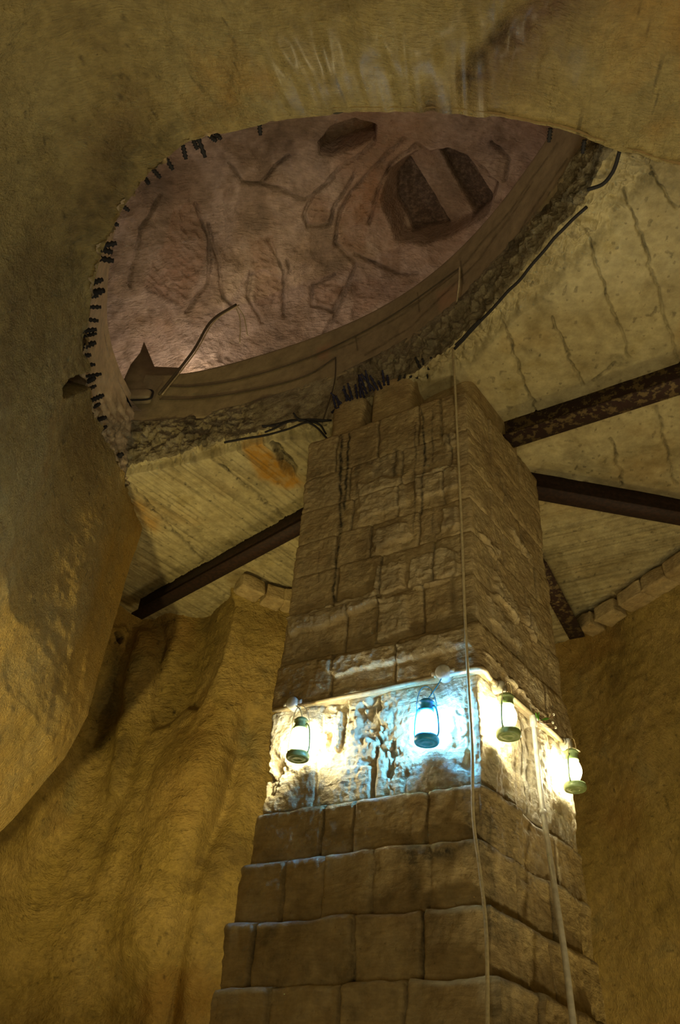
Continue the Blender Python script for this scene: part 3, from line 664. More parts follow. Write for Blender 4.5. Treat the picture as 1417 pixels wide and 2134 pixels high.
streaks = [([(712, 905), (708, 1000), (712, 1090), (700, 1170), (695, 1255)], 3.4, 1), ([(728, 905), (724, 975), (716, 1060)], 3.2, 1), ([(880, 855), (886, 960), (878, 1070)], 2.6, .9), ([(903, 860), (900, 960)], 2, .6), ([(866, 880), (864, 1060), (858, 1110)], 1.8, .6),
           ([(823, 940), (820, 985)], 7, .6), ([(748, 960), (740, 1060)], 6, .35), ([(905, 1060), (900, 1110)], 2, .6), ([(665, 1150), (662, 1210)], 2, .5), ([(1035, 990), (1060, 1040)], 4, .5), ([(1080, 1090), (1100, 1170)], 3, .5)]
relief = [([(790, 1105), (850, 1088), (860, 1115), (800, 1140), (782, 1150), (780, 1120)], .020), ([(855, 1170), (935, 1140), (955, 1150), (958, 1200), (880, 1228), (850, 1225)], .028), ([(790, 1180), (835, 1170), (840, 1225), (800, 1250), (785, 1230)], .020),
          ([(865, 990), (955, 970), (955, 1015), (900, 1035), (864, 1040)], .020), ([(745, 1010), (845, 990), (848, 1050), (750, 1085)], .010), ([(925, 1065), (952, 1058), (958, 1095), (922, 1106)], .026), ([(925, 908), (952, 905), (956, 928), (926, 934)], .022),
          ([(600, 1290), (790, 1235), (795, 1255), (690, 1300), (600, 1325)], .030), ([(790, 1250), (850, 1240), (855, 1320), (780, 1345)], .018), ([(660, 1380), (980, 1310), (985, 1350), (700, 1410)], .022), ([(770, 960), (822, 945), (820, 990), (775, 1000)], -.015),
          ([(1030, 1190), (1075, 1260), (1080, 1300), (1035, 1240)], .025), ([(1000, 1110), (1040, 1165), (1040, 1150), (1010, 1115)], .02), ([(1060, 1090), (1105, 1160), (1100, 1165), (1062, 1110)], .022), ([(1095, 1260), (1120, 1320), (1118, 1335), (1092, 1300)], .02), ([(1010, 1360), (1120, 1480), (1140, 1500), (1040, 1400)], .02), ([(1020, 1240), (1085, 1330), (1080, 1360), (1020, 1290)], .016)]
def f_up(G, PX, PY, d, st, tn, m0, m1):
    jx = PX+4*fbm(G, 14, 3, 5); jy = PY+4*fbm(G, 14, 3, 6)
    for p, w, a in streaks: st = np.maximum(st, a*gl(jx, jy, p, w))
    for p, a in relief:
        b = blob(PX+7*fbm(G, 12, 3, 8), PY+7*fbm(G, 12, 3, 9), p, 7); d = d+a*b+b*0.008*ridged(G, 22, 3, 9); tn = np.maximum(tn, 0.25*b)
    st = st+0.2*blob(PX, PY, [(640, 960), (820, 900), (960, 880), (960, 960), (820, 1000), (640, 1050)], 50)
    return d, st, tn
zk = {k: z_at(x, y, pC) for k, (x, y) in {1: (969, 811), 2: (974, 892), 3: (977, 964), 4: (980, 1033), 5: (984, 1106), 6: (988, 1200), 7: (990, 1307), 8: (997, 1400)}.items()}
JL = {1: [.2, .47, .72, .85], 2: [.3, .62, .9], 3: [.33, .6, .86], 4: [.25, .45, .72], 5: [.28, .52, .8], 6: [.35, .52, .75], 7: [.3, .62]}
JR = {1: [.3, .7], 2: [.45], 3: [.25, .65], 4: [.4, .8], 5: [.3, .62], 6: [.45, .85], 7: [.35, .7]}
for k in range(1, 8):
    a = [0.0, 0.002, 0.0, 0.003, 0.008, 0.018, 0.042][k-1]
    C = pC+(nL+nR)*a; L = pL+nL*a-nR*a*0.3; R = pR+nR*a-nL*a*0.3
    course('shaft_course', zk[k+1]-0.002, zk[k]+0.002, C, L, R, JL[k], JR[k], 40+k*9, round_=0.010, jd=0.016, jw=0.008, amp=0.010, off=0.007, feats=f_up, top=False)
# lantern course: set back under the course above, badly pitted in the middle
def step_course(k, ztop, zbot, pxC, pxL, pxR, jl, jr, seed, feats=None, zref=None, **kw):
    yC = pxC[1]; 
    dC = ray(*pxC); C = dC[:2]*(ztop/dC[2])
    dL = ray(*pxL); L = C+tL*1.0; 
    # widths from the picture's left and right ends at this level, faces kept parallel to the shaft
    def solve(px, t):
        x = (px-W0/2)/FPX; lo, hi = 0.3, 3.0
        for _ in range(50):
            m = (lo+hi)/2; P = np.array([[C[0]+t[0]*m, C[1]+t[1]*m, ztop]]); q = project(P)[0][0]
            if (q > px) == (t is tL): lo = m
            else: hi = m
        return C+t*(lo+hi)/2
    L, R = solve(pxL, tL), solve(pxR, tR)
    return course('base_course', zbot, ztop, C, L, R, jl, jr, seed, feats=feats, **kw), C, L, R
def f_lit(G, PX, PY, d, st, tn, m0, m1):
    pit = gl(PX, PY, [(745, 1440), (775, 1500), (790, 1560), (800, 1620)], 42)+0.7*gl(PX, PY, [(700, 1480), (690, 1560)], 26)+0.9*gl(PX, PY, [(555, 1640), (575, 1600)], 22)+0.5*gl(PX, PY, [(960, 1480), (975, 1600)], 22)
    pit = np.clip(pit, 0, 1)*m0
    cav = smooth(0.05, 0.5, ridged(G*np.array([1, 1, 0.7]), 13, 3, 205))
    d = d-0.045*pit*cav-0.008*pit
    d = d-m1*0.02*gl(PX, PY, [(1010, 1440), (1022, 1520), (1080, 1610)], 14)*1.0+0.01*m1*ridged(G*np.array([1, 1, .3]), 9, 3, 207)
    d = d-0.02*gl(PX, PY, [(600, 1560), (620, 1565), (700, 1560), (760, 1545)], 4)*m0-0.02*m1*gl(PX, PY, [(1100, 1520), (1108, 1640)], 7)
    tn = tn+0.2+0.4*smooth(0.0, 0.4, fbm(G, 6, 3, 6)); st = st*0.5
    return d, st, tn
zl8 = zk[8]-0.004
Cl = pC+(nL+nR)*0.0
zl9 = z_at(999, 1632, Cl)
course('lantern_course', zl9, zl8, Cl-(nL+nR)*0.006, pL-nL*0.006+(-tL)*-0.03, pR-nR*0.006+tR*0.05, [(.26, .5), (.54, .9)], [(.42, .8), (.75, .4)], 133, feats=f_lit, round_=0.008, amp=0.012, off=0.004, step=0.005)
def f_low(G, PX, PY, d, st, tn, m0, m1):
    # lantern light painted pale on the upper edges, dark damp patches
    h = (G[..., 2]-G[..., 2].min())/(G[..., 2].max()-G[..., 2].min())
    d = d+0.010*fbm(G, 3, 4, 71)+0.016*smooth(0.80, 0.97, h)*(0.4+0.9*fbm(G, 6, 3, 3))
    lit_run = smooth(0.1, 0.5, noise(np.stack([G[..., 0]*16, G[..., 1]*16, G[..., 2]*2], -1), 9))*smooth(0.55, 1, h)
    tn = np.clip(1.0*smooth(0.90, 0.98, h)+0.45*lit_run, 0, 1)*(m0+0.3*m1)*smooth(-0.15, 0.2, fbm(G, 2.5, 3, 44)+0.15)
    st = st+0.5*smooth(0.12, 0.5, fbm(G*np.array([1, 1, .6]), 5, 4, 45))
    st = st+m0*0.6*gl(PX, PY, [(820, 1790), (960, 1765)], 14)*(0.5+fbm(G, 9, 3, 4))
    return d, st, tn
# outward steps of the lower courses (real ledges), corner solved from the corner's pixel column
def corner(px, py, a, zguess=None):
    # push both faces out by a; slide along so that the corner keeps its pixel column
    best = None
    for b in np.linspace(a-0.12, a+0.14, 53):
        C = pC+nL*a+nR*b
        z = z_at(px, py, C); q = project(np.array([[C[0], C[1], z]]))[0][0]
        if best is None or abs(q-px) < best[0]: best = (abs(q-px), C, z)
    return best[1], best[2]
lv = [((1000, 1630), 0.085, 530, 1215), ((1003, 1746), 0.15, 503, 1228), ((1009, 1886), 0.215, 474, 1249), ((1014, 2036), 0.28, 440, 1277), ((1018, 2200), 0.34, 400, 1300)]
jls = [[(.33, 1), (.47, .8), (.78, .7)], [(.2, .6), (.38, .3), (.58, .3), (.8, .3)], [(.125, 1.6), (.52, .7), (.76, 1.5)], [(.22, .5), (.48, 1.5), (.70, 1.4)], [(.3, 1), (.6, 1)]]
jrs = [[.35, .7], [.3, .6, .85], [.5], [.3, .62], [.4]]
cz = [corner(p[0], p[1], a) for p, a, _, _ in lv]
for i, ((pc_, a, xl, xr), (C, z)) in enumerate(zip(lv, cz)):
    zbot = cz[i+1][1]-0.004 if i < 4 else FL-0.02
    if i == 0: z = min(z, zl9-0.0)
    step_course(i, z, zbot, (float(project(np.array([[C[0], C[1], z]]))[0][0]), float(project(np.array([[C[0], C[1], z]]))[1][0])), (xl, 0) and xl if False else (xl, pc_[1]), xr, jls[i], jrs[i], 300+i*13, feats=f_low, round_=0.02, jd=0.035, jw=0.009, amp=0.016, off=0.012, wav=0.02) if False else None
def solve_w(C, z, px, t, left):
    lo, hi = 0.4, 2.6
    for _ in range(50):
        m = (lo+hi)/2; q = project(np.array([[C[0]+t[0]*m, C[1]+t[1]*m, z]]))[0][0]
        if (q > px) if left else (q < px): lo = m
        else: hi = m
    return C+t*lo
base_geo = []
for i, ((pc_, a, xl, xr), (C, z)) in enumerate(zip(lv, cz)):
    zbot = cz[i+1][1]-0.004 if i < 4 else FL-0.02
    L = solve_w(C, z, xl, tL, True); R = solve_w(C, z, xr, tR, False); base_geo.append((C, L, R, z))
    course('base_course', zbot, z, C, L, R, jls[i], jrs[i], 300+i*13, feats=f_low, round_=0.012, rbot=0.001, jd=0.032, jw=0.008, amp=0.010, off=0.016, wav=0.014)
# capstones under the slab edge
def cap_block(f0, f1, z0, z1, inset, depth, seed):
    a = pL+(pC-pL)*f0-nL*inset; b = pL+(pC-pL)*f1-nL*inset; c = (a+b)/2-nL*depth/2
    ang = math.atan2((pC-pL)[1], (pC-pL)[0])
    lump('capstone', (c[0], c[1], (z0+z1)/2), (np.linalg.norm(b-a)*1.03, depth, (z1-z0)*1.05), M_stone, pil, seed, ang, 0.05, 34, 9.0)
cap_block(0.13, 0.34, zk[1]-0.02, 4.66, 0.02, 0.5, 5)
cap_block(0.40, 0.66, zk[1]-0.02, 4.72, 0.02, 0.5, 6)
cap_block(0.68, 0.93, zk[1]-0.02, 4.62, 0.30, 0.4, 7)
c = pC+tR*0.55-nR*0.30
lump('capstone', (c[0], c[1], 4.46), (0.75, 0.5, 0.42), M_stone, pil, 9, math.atan2(tR[1], tR[0]), 0.05, 34, 9.0)

# ================================================================== STEEL BEAMS
def ibeam(label, A, B, mat, ext0=0.0, ext1=0.0, h=0.17, w=0.11, group=None):
    A, B = np.array(A, float), np.array(B, float); d = (B-A)/np.linalg.norm(B-A)
    A = A-d*ext0; B = B+d*ext1
    t = thing('steel_beam', label, 'beam', (0, 0, 0), group, local=False)
    m = MB(); tf = 0.014
    m.prism([(-w/2, 0), (w/2, 0), (w/2, tf), (-w/2, tf)], A, B); m.build('bottom_flange', mat, t, False)
    m = MB(); m.prism([(-w/2, h-tf), (w/2, h-tf), (w/2, h), (-w/2, h)], A, B); m.build('top_flange', mat, t, False)
    m = MB(); m.prism([(-0.006, tf), (0.006, tf), (0.006, h-tf), (-0.006, h-tf)], A, B); m.build('web', mat, t, False)
    return t
ibeam('dark steel beam under the slab left of the pillar, running to the cave wall', bA[0], bA[1], M_rust, 0.85, 0.12, h=0.25, w=0.13)
ibeam('flaking rusty steel beam right of the pillar, upper and rising to the right', bB[0], bB[1], M_flaky, 0.05, 2.2, h=0.25, w=0.15)
ibeam('rusty steel beam right of the pillar, middle one sloping down to the right', bC[0], bC[1], M_rust, 0.05, 1.6, h=0.25, w=0.15)
ibeam('short rusty steel beam end beside the right edge of the pillar, lowest of the right beams', bD[0], bD[1], M_flaky, 0.35, 0.0, h=0.25, w=0.15)

# ================================================================== masonry packing at the wall head
def packing(pxs, label, grp, seed, sz):
    for i, (x, y, w_) in enumerate(pxs):
        p = at_z(x, y, ZS-0.12); q = at_z(pxs[min(i+1, len(pxs)-1)][0], pxs[min(i+1, len(pxs)-1)][1], ZS-0.12); r = at_z(pxs[max(i-1, 0)][0], pxs[max(i-1, 0)][1], ZS-0.12)
        a = math.atan2((q-r)[1], (q-r)[0])
        o = lump('packing_stone', p, (w_, sz, 0.15), M_stone, None, seed+i, a, 0.16, 30, 9.0); tag(o, label[i], 'stone', grp)
packing([(1230, 1300, .19), (1272, 1276, .24), (1324, 1243, .30), (1374, 1211, .28), (1422, 1179, .28)],
        ['small rounded packing stone under the slab beside the beam end on the right', 'second packing stone under the slab right of the beam end', 'large flat packing stone under the slab, middle of the right row', 'fourth packing stone under the slab, near the right picture edge', 'last packing stone of the right row at the picture edge'], 'packing stones between right wall and slab', 20, 0.20)
packing([(520, 1225, .25), (568, 1245, .20), (603, 1252, .14)], ['flat packing stone over the wall ridge left of the pillar', 'packing stone between the wall ridge and the pillar', 'packing stone touching the left side of the pillar'], 'packing stones between far wall and slab', 30, 0.20)

ORD = ['topmost', 'second', 'third', 'fourth', 'fifth', 'sixth', 'seventh', 'eighth', 'ninth', 'tenth', 'eleventh', 'twelfth', 'thirteenth', 'fourteenth', 'fifteenth', 'sixteenth', 'seventeenth', 'eighteenth', 'nineteenth', 'twentieth', 'twenty-first', 'twenty-second', 'lowest']
def nth(i, first='leftmost'): return first if i == 0 else ORD[i]
# ================================================================== REBAR
def rebar(p0, d, ln, r, mat, label, group, bend=0.0):
    t = np.linspace(0, 1, 9)[:, None]; d = np.array(d, float); d /= np.linalg.norm(d); side = np.cross(d, [0, 0, 1.0])
    P = np.array(p0)+d*ln*t+side*bend*(t**2); rr = r*(1+0.28*np.array([(-1)**k for k in range(9)]))*np.array([.9]+[1]*7+[.7])
    m = MB(); m.tube(P, rr, 7); o = m.build('rebar_stub', mat, None); return tag(o, label, 'rebar', group)
left_px = [(264, 430, .5), (240, 465, .5), (222, 512, 1.0), (219, 520, .8), (213, 538, 1.1), (200, 590, .9), (197, 612, 1.2), (193, 618, .7), (191, 640, 1.0), (186, 665, 1.0), (183, 690, 1.0), (187, 700, 1.1), (184, 722, 1.0), (182, 742, .6), (183, 760, 1.0), (190, 784, 1.3), (194, 793, .6), (190, 812, .9), (203, 832, 1.0), (207, 846, .5), (213, 874, .9), (222, 893, .5), (243, 958, 1.2)]
for i, (x, y, k) in enumerate(left_px):
    p = at_z(x-7, y, ZS+0.02); d = np.array([hc[0]-p[0], hc[1]-p[1], 0.0])+rng.normal(0, .35, 3)*np.array([1, 1, .5])
    rebar(p-0.02*d/np.linalg.norm(d), d, 0.085*k+0.02, 0.012+0.010*k*rng.random(), M_rebar, 'stubby black rebar end on the opening\'s left rim, '+ORD[i]+' counting down', 'rebar ends along the left rim')
for i, (x, y, x1, y1) in enumerate([(303, 372, 312, 380), (318, 352, 336, 367), (345, 328, 362, 350), (381, 303, 389, 328), (402, 290, 413, 308), (410, 280, 429, 324), (436, 282, 452, 290), (448, 278, 462, 286)]):
    p = at_z(x, y, ZS+0.03); q = at_z(x1, y1, ZS+0.03)+np.array([0, 0, -0.02])
    lab = 'long black rebar hanging from the upper left rim, longest there' if i == 5 else 'short black rebar spike on the upper left rim, '+nth(i)+' from the left'
    rebar(p, q-p, np.linalg.norm(q-p), 0.013, M_rebar, lab, None if i == 5 else 'rebar spikes at the upper left rim')
for i, (x, y) in enumerate([(540, 254), (1147, 268), (1218, 292)]):
    p = at_z(x, y, ZS+0.02); rebar(p, (0.1, 1, -0.15), 0.07, 0.012, M_rebar, ['lone rebar stub at the top rim of the opening above the pink dome', 'tiny black rebar end on the rim where the parapet meets the vault', 'black rebar end on the rim at the outer edge of the parapet'][i], None)
for i in range(17):
    x = 693+i*7.2+rng.normal(0, 1.5); y = 858-i*3.6+rng.normal(0, 2)
    k = 0.6+0.8*math.sin(math.pi*(i+.5)/17)
    p = at_z(x, y, ZS+0.03); q = at_z(x-6*k, y-22*k, ZS+0.03)+np.array([0, 0, 0.0])
    rebar(p, (q-p)+rng.normal(0, .03, 3), 0.10*k+0.04, 0.009, M_blue, 'blue-black rebar tine above the pillar, '+nth(i)+' of the comb from the left', 'comb of rebar above the pillar')
for i, (x, y, x1, y1) in enumerate([(905, 785, 882, 752), (893, 790, 880, 748), (900, 792, 898, 745), (882, 782, 866, 745), (868, 788, 878, 762), (852, 790, 866, 770), (840, 795, 846, 780), (830, 798, 834, 782)]):
    p = at_z(x, y, ZS+0.05); q = at_z(x1, y1, ZS+0.08); rebar(p, q-p, np.linalg.norm(q-p), 0.010, M_rebar, 'bent rebar in the clump left of the cord, '+nth(i, 'rightmost')+' by its foot', 'tangled rebar clump')
# long edge rods
def rod(name, pxs, z, r, mat, label, cat, grp=None, n=60, jit=0.006):
    P = curve([at_z(x, y, z) for x, y in pxs], n); P = P+jit*np.stack([noise(P*9, 3), noise(P*9, 4), noise(P*9, 5)*0.5], 1)
    m = MB(); m.tube(P, r, 8); return tag(m.build(name, mat), label, cat, grp)
rod('reinforcing_rod', [(948, 728), (1020, 650), (1100, 562), (1160, 492), (1222, 430)], ZS-0.035, 0.010, M_rebar, 'long straight black reinforcing rod along the broken slab edge right of the cord', 'rod')
rod('reinforcing_rod', [(1222, 396), (1255, 386), (1275, 360), (1292, 316)], ZS-0.02, 0.011, M_rebar, 'bent black reinforcing rod by the upper right corner of the slab', 'rod')
rod('reinforcing_rod', [(950, 720), (985, 683), (1000, 668)], ZS-0.05, 0.008, M_rebar, 'short thin rod beside the cord, just below the long edge rod', 'rod')
tw = [[(548, 890), (580, 884), (612, 876), (655, 878), (692, 877)], [(552, 900), (575, 892), (600, 880), (640, 874), (690, 877)], [(612, 861), (622, 872), (640, 877)], [(560, 905), (600, 895), (640, 880), (665, 885), (680, 905)], [(546, 888), (575, 888)], [(640, 878), (662, 893), (682, 915)]]
for i, t in enumerate(tw): rod('bent_rod', t, ZS-0.03-0.012*i, 0.008, M_rebar, ['upper long bent rod of the bundle left of the pillar top', 'second long bent rod, just under the upper one of the bundle', 'short curled rod sticking up from the middle of the bundle', 'long lower rod of the bundle running down to the pillar top', 'tiny rod end at the left tip of the bundle', 'short rod slanting down to the right end of the bundle'][i], 'rod', 'bundle of bent rods')
rod('bent_rod', [(468, 922), (490, 918), (560, 905)], ZS-0.03, 0.009, M_rebar, 'dark rod lying along the slab edge above the orange stained patch', 'rod')

# ================================================================== cables and fittings on the parapet
def on_parapet(x, y, off=0.012):
    best = None
    d = ray(x, y)
    C = offset(Pc, -off); az = np.abs(C[:, 0]*d[1]-C[:, 1]*d[0])/np.hypot(C[:, 0], C[:, 1])
    k = int(np.argmin(az)); P = C[k]; z = d[2]*math.hypot(*P)/math.hypot(d[0], d[1]); return np.array([P[0], P[1], z])
def par_cable(pxs, r, label, mat=None, name='cable'):
    P = curve([on_parapet(x, y, r+0.004) for x, y in pxs], 120); m = MB(); m.tube(P, r, 7); return tag(m.build(name, mat or M_cable), label, 'cable')
par_cable([(352, 805), (400, 806), (480, 795), (590, 765), (700, 720), (820, 655), (955, 560)], 0.006, 'thin dark cable along the middle of the plastered parapet')
par_cable([(332, 832), (400, 832), (480, 822), (560, 806), (640, 782), (700, 745)], 0.006, 'lower dark cable on the parapet ending above the pillar top')
par_cable([(700, 745), (696, 800), (672, 880)], 0.005, 'dark cable dropping from the parapet towards the bundle of rods')
fragp = [(248, 838), (256, 795), (272, 760), (292, 735), (300, 712), (312, 740), (322, 764), (372, 766), (356, 800), (336, 828)]
fa = on_parapet(300, 800, -0.02); FP = []
for dd in (-0.0, 0.16):
    FP.append([at_y(x, y, fa[1]+dd+0.12*(x-300)/100*0) for x, y in fragp])
nf = len(fragp); FV = np.array([p for p in FP[0]]+[p+np.array([0, 0.16, 0]) for p in FP[0]])
tag(mesh_obj('trim_4', FV, [list(range(nf))[::-1], list(range(nf, 2*nf))]+[[k, (k+1) % nf, nf+(k+1) % nf, nf+k] for k in range(nf)], M_plaster, None, False), kind='structure')
# box at the left end
bx = on_parapet(282, 826, 0.06)
tl = thing('wall_lamp_housing', 'oblong box with rounded ends at the left end of the parapet', 'lamp', bx, local=True)
dirp = Pc[-1, :2]-Pc[-40, :2]; ra = math.atan2(dirp[1], dirp[0])
lump('body', (0, 0, 0), (0.27, 0.10, 0.11), M_plaster, tl, 3, ra, 0.02, 24, 5.0)
fr_ = MB(); cc = np.array([[math.cos(t)*0.145*(1 if abs(math.cos(t)) < .8 else 1), 0, math.sin(t)*0.062] for t in np.linspace(0, 2*math.pi, 40)])
cc[:, 0] = np.sign(cc[:, 0])*np.abs(cc[:, 0]/0.145)**0.45*0.145; cc[:, 2] = np.sign(cc[:, 2])*np.abs(cc[:, 2]/0.062)**0.45*0.062
cr2, sr2 = math.cos(ra), math.sin(ra)
fr_.tube(np.stack([cc[:, 0]*cr2, cc[:, 0]*sr2-0.02, cc[:, 2]], 1), 0.009, 6); fr_.build('frame', M_rebar, tl)
# leaning arm with hanging wires
base_p = on_parapet(332, 822, 0.03); zz_ = base_p
ap = [base_p, at_plane(400, 735, base_p, np.array([0, 1, 0.])), at_plane(440, 670, base_p, np.array([0, 1, 0.])), at_plane(492, 635, base_p, np.array([0, 1, 0.]))]
am = thing('leaning_pole', 'thin bent pole leaning up from the parapet into the pink dome', 'pole', (0, 0, 0), local=False)
m = MB(); m.tube(curve(ap, 40), 0.013, 8); m.build('pole', M_cable, am)
m = MB(); m.tube(curve([p+np.array([0.03, -0.01, -0.012]) for p in ap], 40), 0.006, 6); m.build('sleeve', M_pvc2, am)
for q in ([(492, 635), (508, 660), (516, 700)], [(490, 638), (500, 665), (500, 715)]):
    m = MB(); m.tube(curve([at_plane(x, y, base_p, np.array([0, 1, 0.])) for x, y in q], 24), 0.005, 6); m.build('wire', M_cord, am)

# ================================================================== hanging cord, conduit, pipe
def hang(pxs, dists, n=160):
    pts = []
    for (x, y), dd in zip(pxs, dists): d = ray(x, y); pts.append(d*(dd/math.hypot(d[0], d[1])))
    return curve(pts, n)
p_top = on_parapet(958, 556, 0.02)
cd = [(958, 556), (956, 600), (944, 700), (948, 800), (955, 950), (962, 1100), (968, 1260), (976, 1420), (984, 1560), (986, 1700), (998, 1800), (1010, 1900), (1015, 2000), (1016, 2180)]
dh = math.hypot(p_top[0], p_top[1])
dC0 = math.hypot(*pC)
ds = [dh, dh-0.01, dC0-0.06, dC0-0.10, dC0-0.08, dC0-0.07, dC0-0.07, dC0-0.09, dC0-0.12]+[math.hypot(*base_geo[i][0])-0.06 for i in (0, 1, 2, 3, 4)]
P = hang(cd, ds); m = MB(); m.tube(P, 0.0075, 8); tag(m.build('hanging_cord', M_cord), 'long cream cord hanging from the parapet down the front corner of the pillar', 'cord')

def on_face(x, y, face, off):
    p0 = np.array([*(pC+(nL if face == 'L' else nR)*off), 0.0]); n = np.array([*(nL if face == 'L' else nR), 0.0])
    return at_plane(x, y, p0, n)
cdt = thing('electrical_conduit', 'rigid conduit running around the pillar above the four lanterns', 'conduit', (0, 0, 0), local=False)
m = MB(); m.tube([on_face(569, 1480, 'L', .045), on_face(780, 1440, 'L', .045), on_face(905, 1412, 'L', .045)], 0.012, 10); m.build('pipe', M_pvc2, cdt)
m = MB(); m.tube([on_face(935, 1406, 'L', .045), on_face(975, 1397, 'L', .045)], 0.013, 10); m.build('pipe', M_pvc, cdt)
cornr = np.array([*(pC+(nL+nR)*0.045), 0]); e0 = on_face(975, 1397, 'L', .045); e1 = on_face(1022, 1415, 'R', .045)
m = MB(); m.tube(curve([e0, np.array([cornr[0], cornr[1], (e0[2]+e1[2])/2+0.0]), e1], 16), 0.013, 10); m.build('elbow', M_pvc2, cdt)
m = MB(); m.tube([e1, on_face(1105, 1486, 'R', .045), on_face(1172, 1545, 'R', .045)], 0.012, 10); m.build('pipe', M_pvc2, cdt)
def jbox(x, y, face, label, r=0.037):
    c = on_face(x, y, face, 0.045); n = np.array([*(nL if face == 'L' else nR), 0.0]); t = thing('junction_box', label, 'junction box', c, 'round junction boxes on the conduit', math.atan2(n[1], n[0]))
    # lathe about the face normal
    pf = [(0, .030), (r*.7, .030), (r*.95, .024), (r, .014), (r, -.03), (0, -.03)]
    V = [(z, rr*math.cos(a), rr*math.sin(a)) for rr, z in pf for a in np.linspace(0, 2*math.pi, 20, endpoint=False)]
    F = [[k*20+q, k*20+(q+1) % 20, (k+1)*20+(q+1) % 20, (k+1)*20+q] for k in range(len(pf)-1) for q in range(20)]
    MB().add(V, F).build('body', M_box, t)
    V = [(z, s_*h, yy) for s_ in (1,) for z, h, yy in []]
    for sgn in (-1, 1): mm = MB(); mm.tube([(0, sgn*r*.9, 0), (0, sgn*(r+.022), 0)], 0.017, 10); mm.build('socket', M_pvc, t)
    return c
j1 = jbox(612, 1467, 'L', 'round white junction box over the leftmost lantern')
j2 = jbox(925, 1403, 'L', 'round white junction box near the pillar corner over the blue lantern', 0.042)
j3 = jbox(1040, 1432, 'R', 'round junction box over the lantern just right of the pillar corner', 0.032)
j4 = jbox(1180, 1551, 'R', 'round junction box over the rightmost lantern', 0.032)

# downpipe on the right face
pp = [(1110, 1492), (1118, 1570), (1130, 1680), (1145, 1780), (1160, 1880), (1178, 2000), (1200, 2180)]
offs = [.05, .05, .11, .17, .24, .30, .36]
P = curve([on_face(x, y, 'R', o) for (x, y), o in zip(pp, offs)], 60)
dp = thing('downpipe', 'white plastic pipe running down the right face of the pillar from the conduit', 'pipe', (0, 0, 0), local=False)
m = MB(); m.tube(P, 0.0135, 10); m.build('pipe', M_pvc, dp)
m = MB(); m.tube(P[0:3], 0.019, 10); m.build('socket', M_pvc, dp)
k = int(len(P)*0.34); m = MB(); m.tube(P[k:k+2], 0.017, 10); m.build('coupling', M_pvc, dp)
m = MB(); m.tube(curve([P[0], P[0]+np.array([-0.003, 0, 0.03]), P[0]+np.array([-0.012, 0, 0.07])], 8), 0.004, 6); m.build('loose_wire', M_pvc, dp)

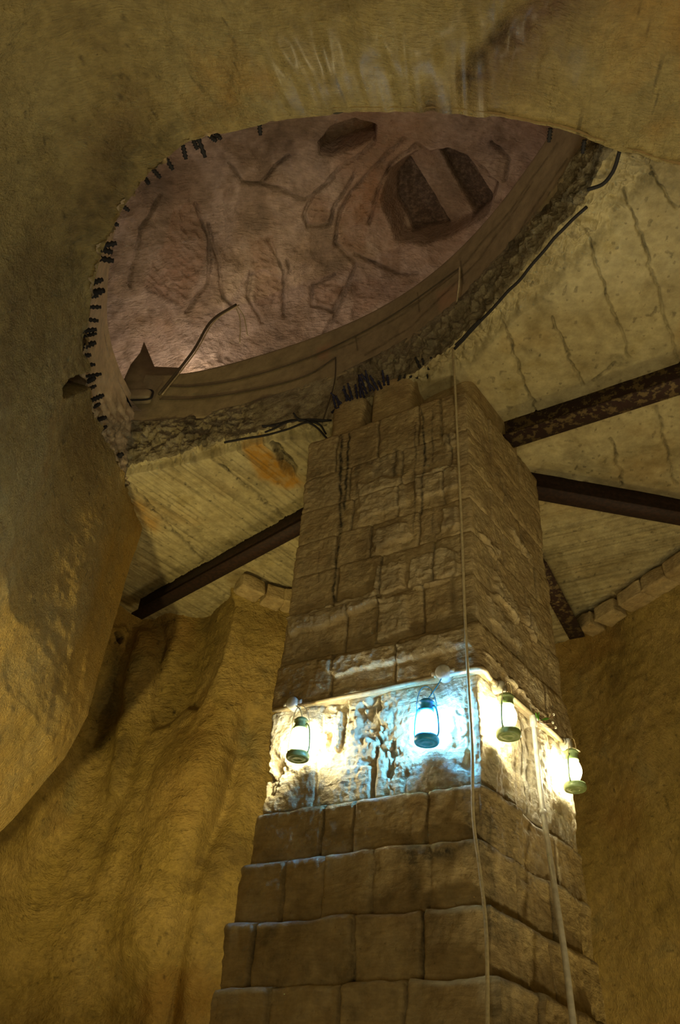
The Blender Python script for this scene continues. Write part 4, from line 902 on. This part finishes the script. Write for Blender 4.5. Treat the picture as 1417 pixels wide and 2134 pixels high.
# ================================================================== LANTERNS
def lantern(x, y, face, label, tin, bulb, off=0.088, box=None, loop=None, s=1.0, wire=None):
    c = on_face(x, y, face, off)
    t = thing('hurricane_lantern', label, 'lantern', c, 'lit lanterns hung around the pillar', math.atan2(*(nL if face == 'L' else nR)[::-1])+math.pi/2)
    S = lambda pf: [(r*s, z*s) for r, z in pf]
    MB().lathe(S([(0, 0.004), (.020, .003), (.022, 0), (.036, 0), (.038, .004), (.050, .003), (.053, 0), (.058, .001), (.062, .008), (.063, .022), (.058, .036), (.040, .046), (.026, .052), (.024, .062), (0, .062)]), 36).build('fuel_tank', tin, t)
    MB().lathe(S([(.026, .060), (.034, .064), (.040, .076), (.047, .098), (.048, .118), (.043, .140), (.034, .160), (.031, .168)]), 36).build('glass_globe', M_glass, t)
    MB().lathe(S([(0, .168), (.036, .168), (.038, .176), (.035, .184), (.033, .205), (.036, .210), (.041, .214), (.040, .220), (.030, .232), (.018, .238), (0, .240)]), 32).build('chimney_cap', tin, t)
    MB().lathe(S([(0, .068), (.010, .070), (.020, .082), (.030, .104), (.030, .124), (.020, .148), (.010, .160), (0, .164)]), 24).build('bulb', bulb, t)
    for sg in (-1, 1):
        m = MB(); m.tube(curve([(sg*.056*s, 0, .030*s), (sg*.064*s, 0, .055*s), (sg*.061*s, 0, .12*s), (sg*.052*s, 0, .175*s), (sg*.036*s, 0, .198*s)], 20), .0055*s, 8); m.build('side_tube', tin, t)
    a = np.linspace(0, math.pi, 24); m = MB()
    m.tube(np.stack([.055*s*np.cos(a), -0.02*np.sin(a), (.165+.135*np.sin(a)**0.8)*s], 1), .0022, 6); m.build('handle', M_pvc2 if tin is M_green else M_bluel, t)
    # hook and supply wire
    if box is not None:
        w = box-c; ca, sa_ = math.cos(-t.rotation_euler[2]), math.sin(-t.rotation_euler[2]); wl = np.array([ca*w[0]-sa_*w[1], sa_*w[0]+ca*w[1], w[2]])
        mid = (wl+np.array([0, 0, .24]))/2+(np.array(loop) if loop else np.array([.02, -.01, 0])); m = MB()
        m.tube(curve([wl, mid, np.array([.004, 0, .236*s])], 24), .003, 6); m.build('supply_wire', M_cord if tin is M_green else M_bluel, t)
    return c, t
def ground_px(pyb, s=1): return pyb
lantern(620, 1583, 'L', 'brightly lit lantern at the left end of the pillar, glass washed out white', M_green, M_bulb_w, box=j1)
lantern(889, 1550, 'L', 'blue tin lantern glowing cold blue-white beside the pillar corner', M_bluel, M_bulb_b, box=j2)
lantern(1060, 1537, 'R', 'lit green-bottomed lantern just right of the pillar corner', M_green, M_bulb_w, box=j3, loop=(.05, 0, .06))
lantern(1199, 1647, 'R', 'rightmost lit lantern hanging out past the right edge of the pillar', M_green, M_bulb_w, box=j4, loop=(.09, -.03, .0), off=0.085)

# sprig of leaves on the conduit
sc_ = on_face(1118, 1500, 'R', .06)
sg_ = thing('plant_sprig', 'small green sprig with pale buds growing over the conduit on the right face', 'plant', sc_)
def loc_(x, y): return on_face(x, y, 'R', .085)-sc_
for i, q in enumerate(([(1120, 1503), (1140, 1500), (1154, 1489)], [(1120, 1504), (1140, 1508), (1152, 1506)], [(1120, 1505), (1140, 1516), (1158, 1516)])):
    m = MB(); m.tube(curve([loc_(*p) for p in q], 14), .0022, 6); m.build('stem', M_stem, sg_)
    e = loc_(*q[-1]); lump('bud', e, (.014, .014, .016), M_bud, sg_, 3+i, 0, .05, 10, 2.0)
for (a, b) in (((1121, 1503), (1123, 1484)), ((1128, 1501), (1146, 1497)), ((1120, 1497), (1116, 1486))):
    A, B_ = loc_(*a), loc_(*b); t = np.linspace(0, 1, 9); w = .008*np.sin(math.pi*t)+.0004; d = B_-A; sd = np.cross(d, [nR[0], nR[1], 0]); sd /= np.linalg.norm(sd)
    V = np.vstack([A+d*q+sd*ww*k+np.array([nR[0], nR[1], 0])*(.003*(1-abs(k))) for q, ww in zip(t, w) for k in (-1, 0, 1)])
    MB().add(V, [[i*3+j, i*3+j+1, i*3+j+4, i*3+j+3] for i in range(8) for j in (0, 1)]).build('leaf', M_leaf, sg_)

for o in bpy.data.objects:
    if '_local' in o: del o['_local']
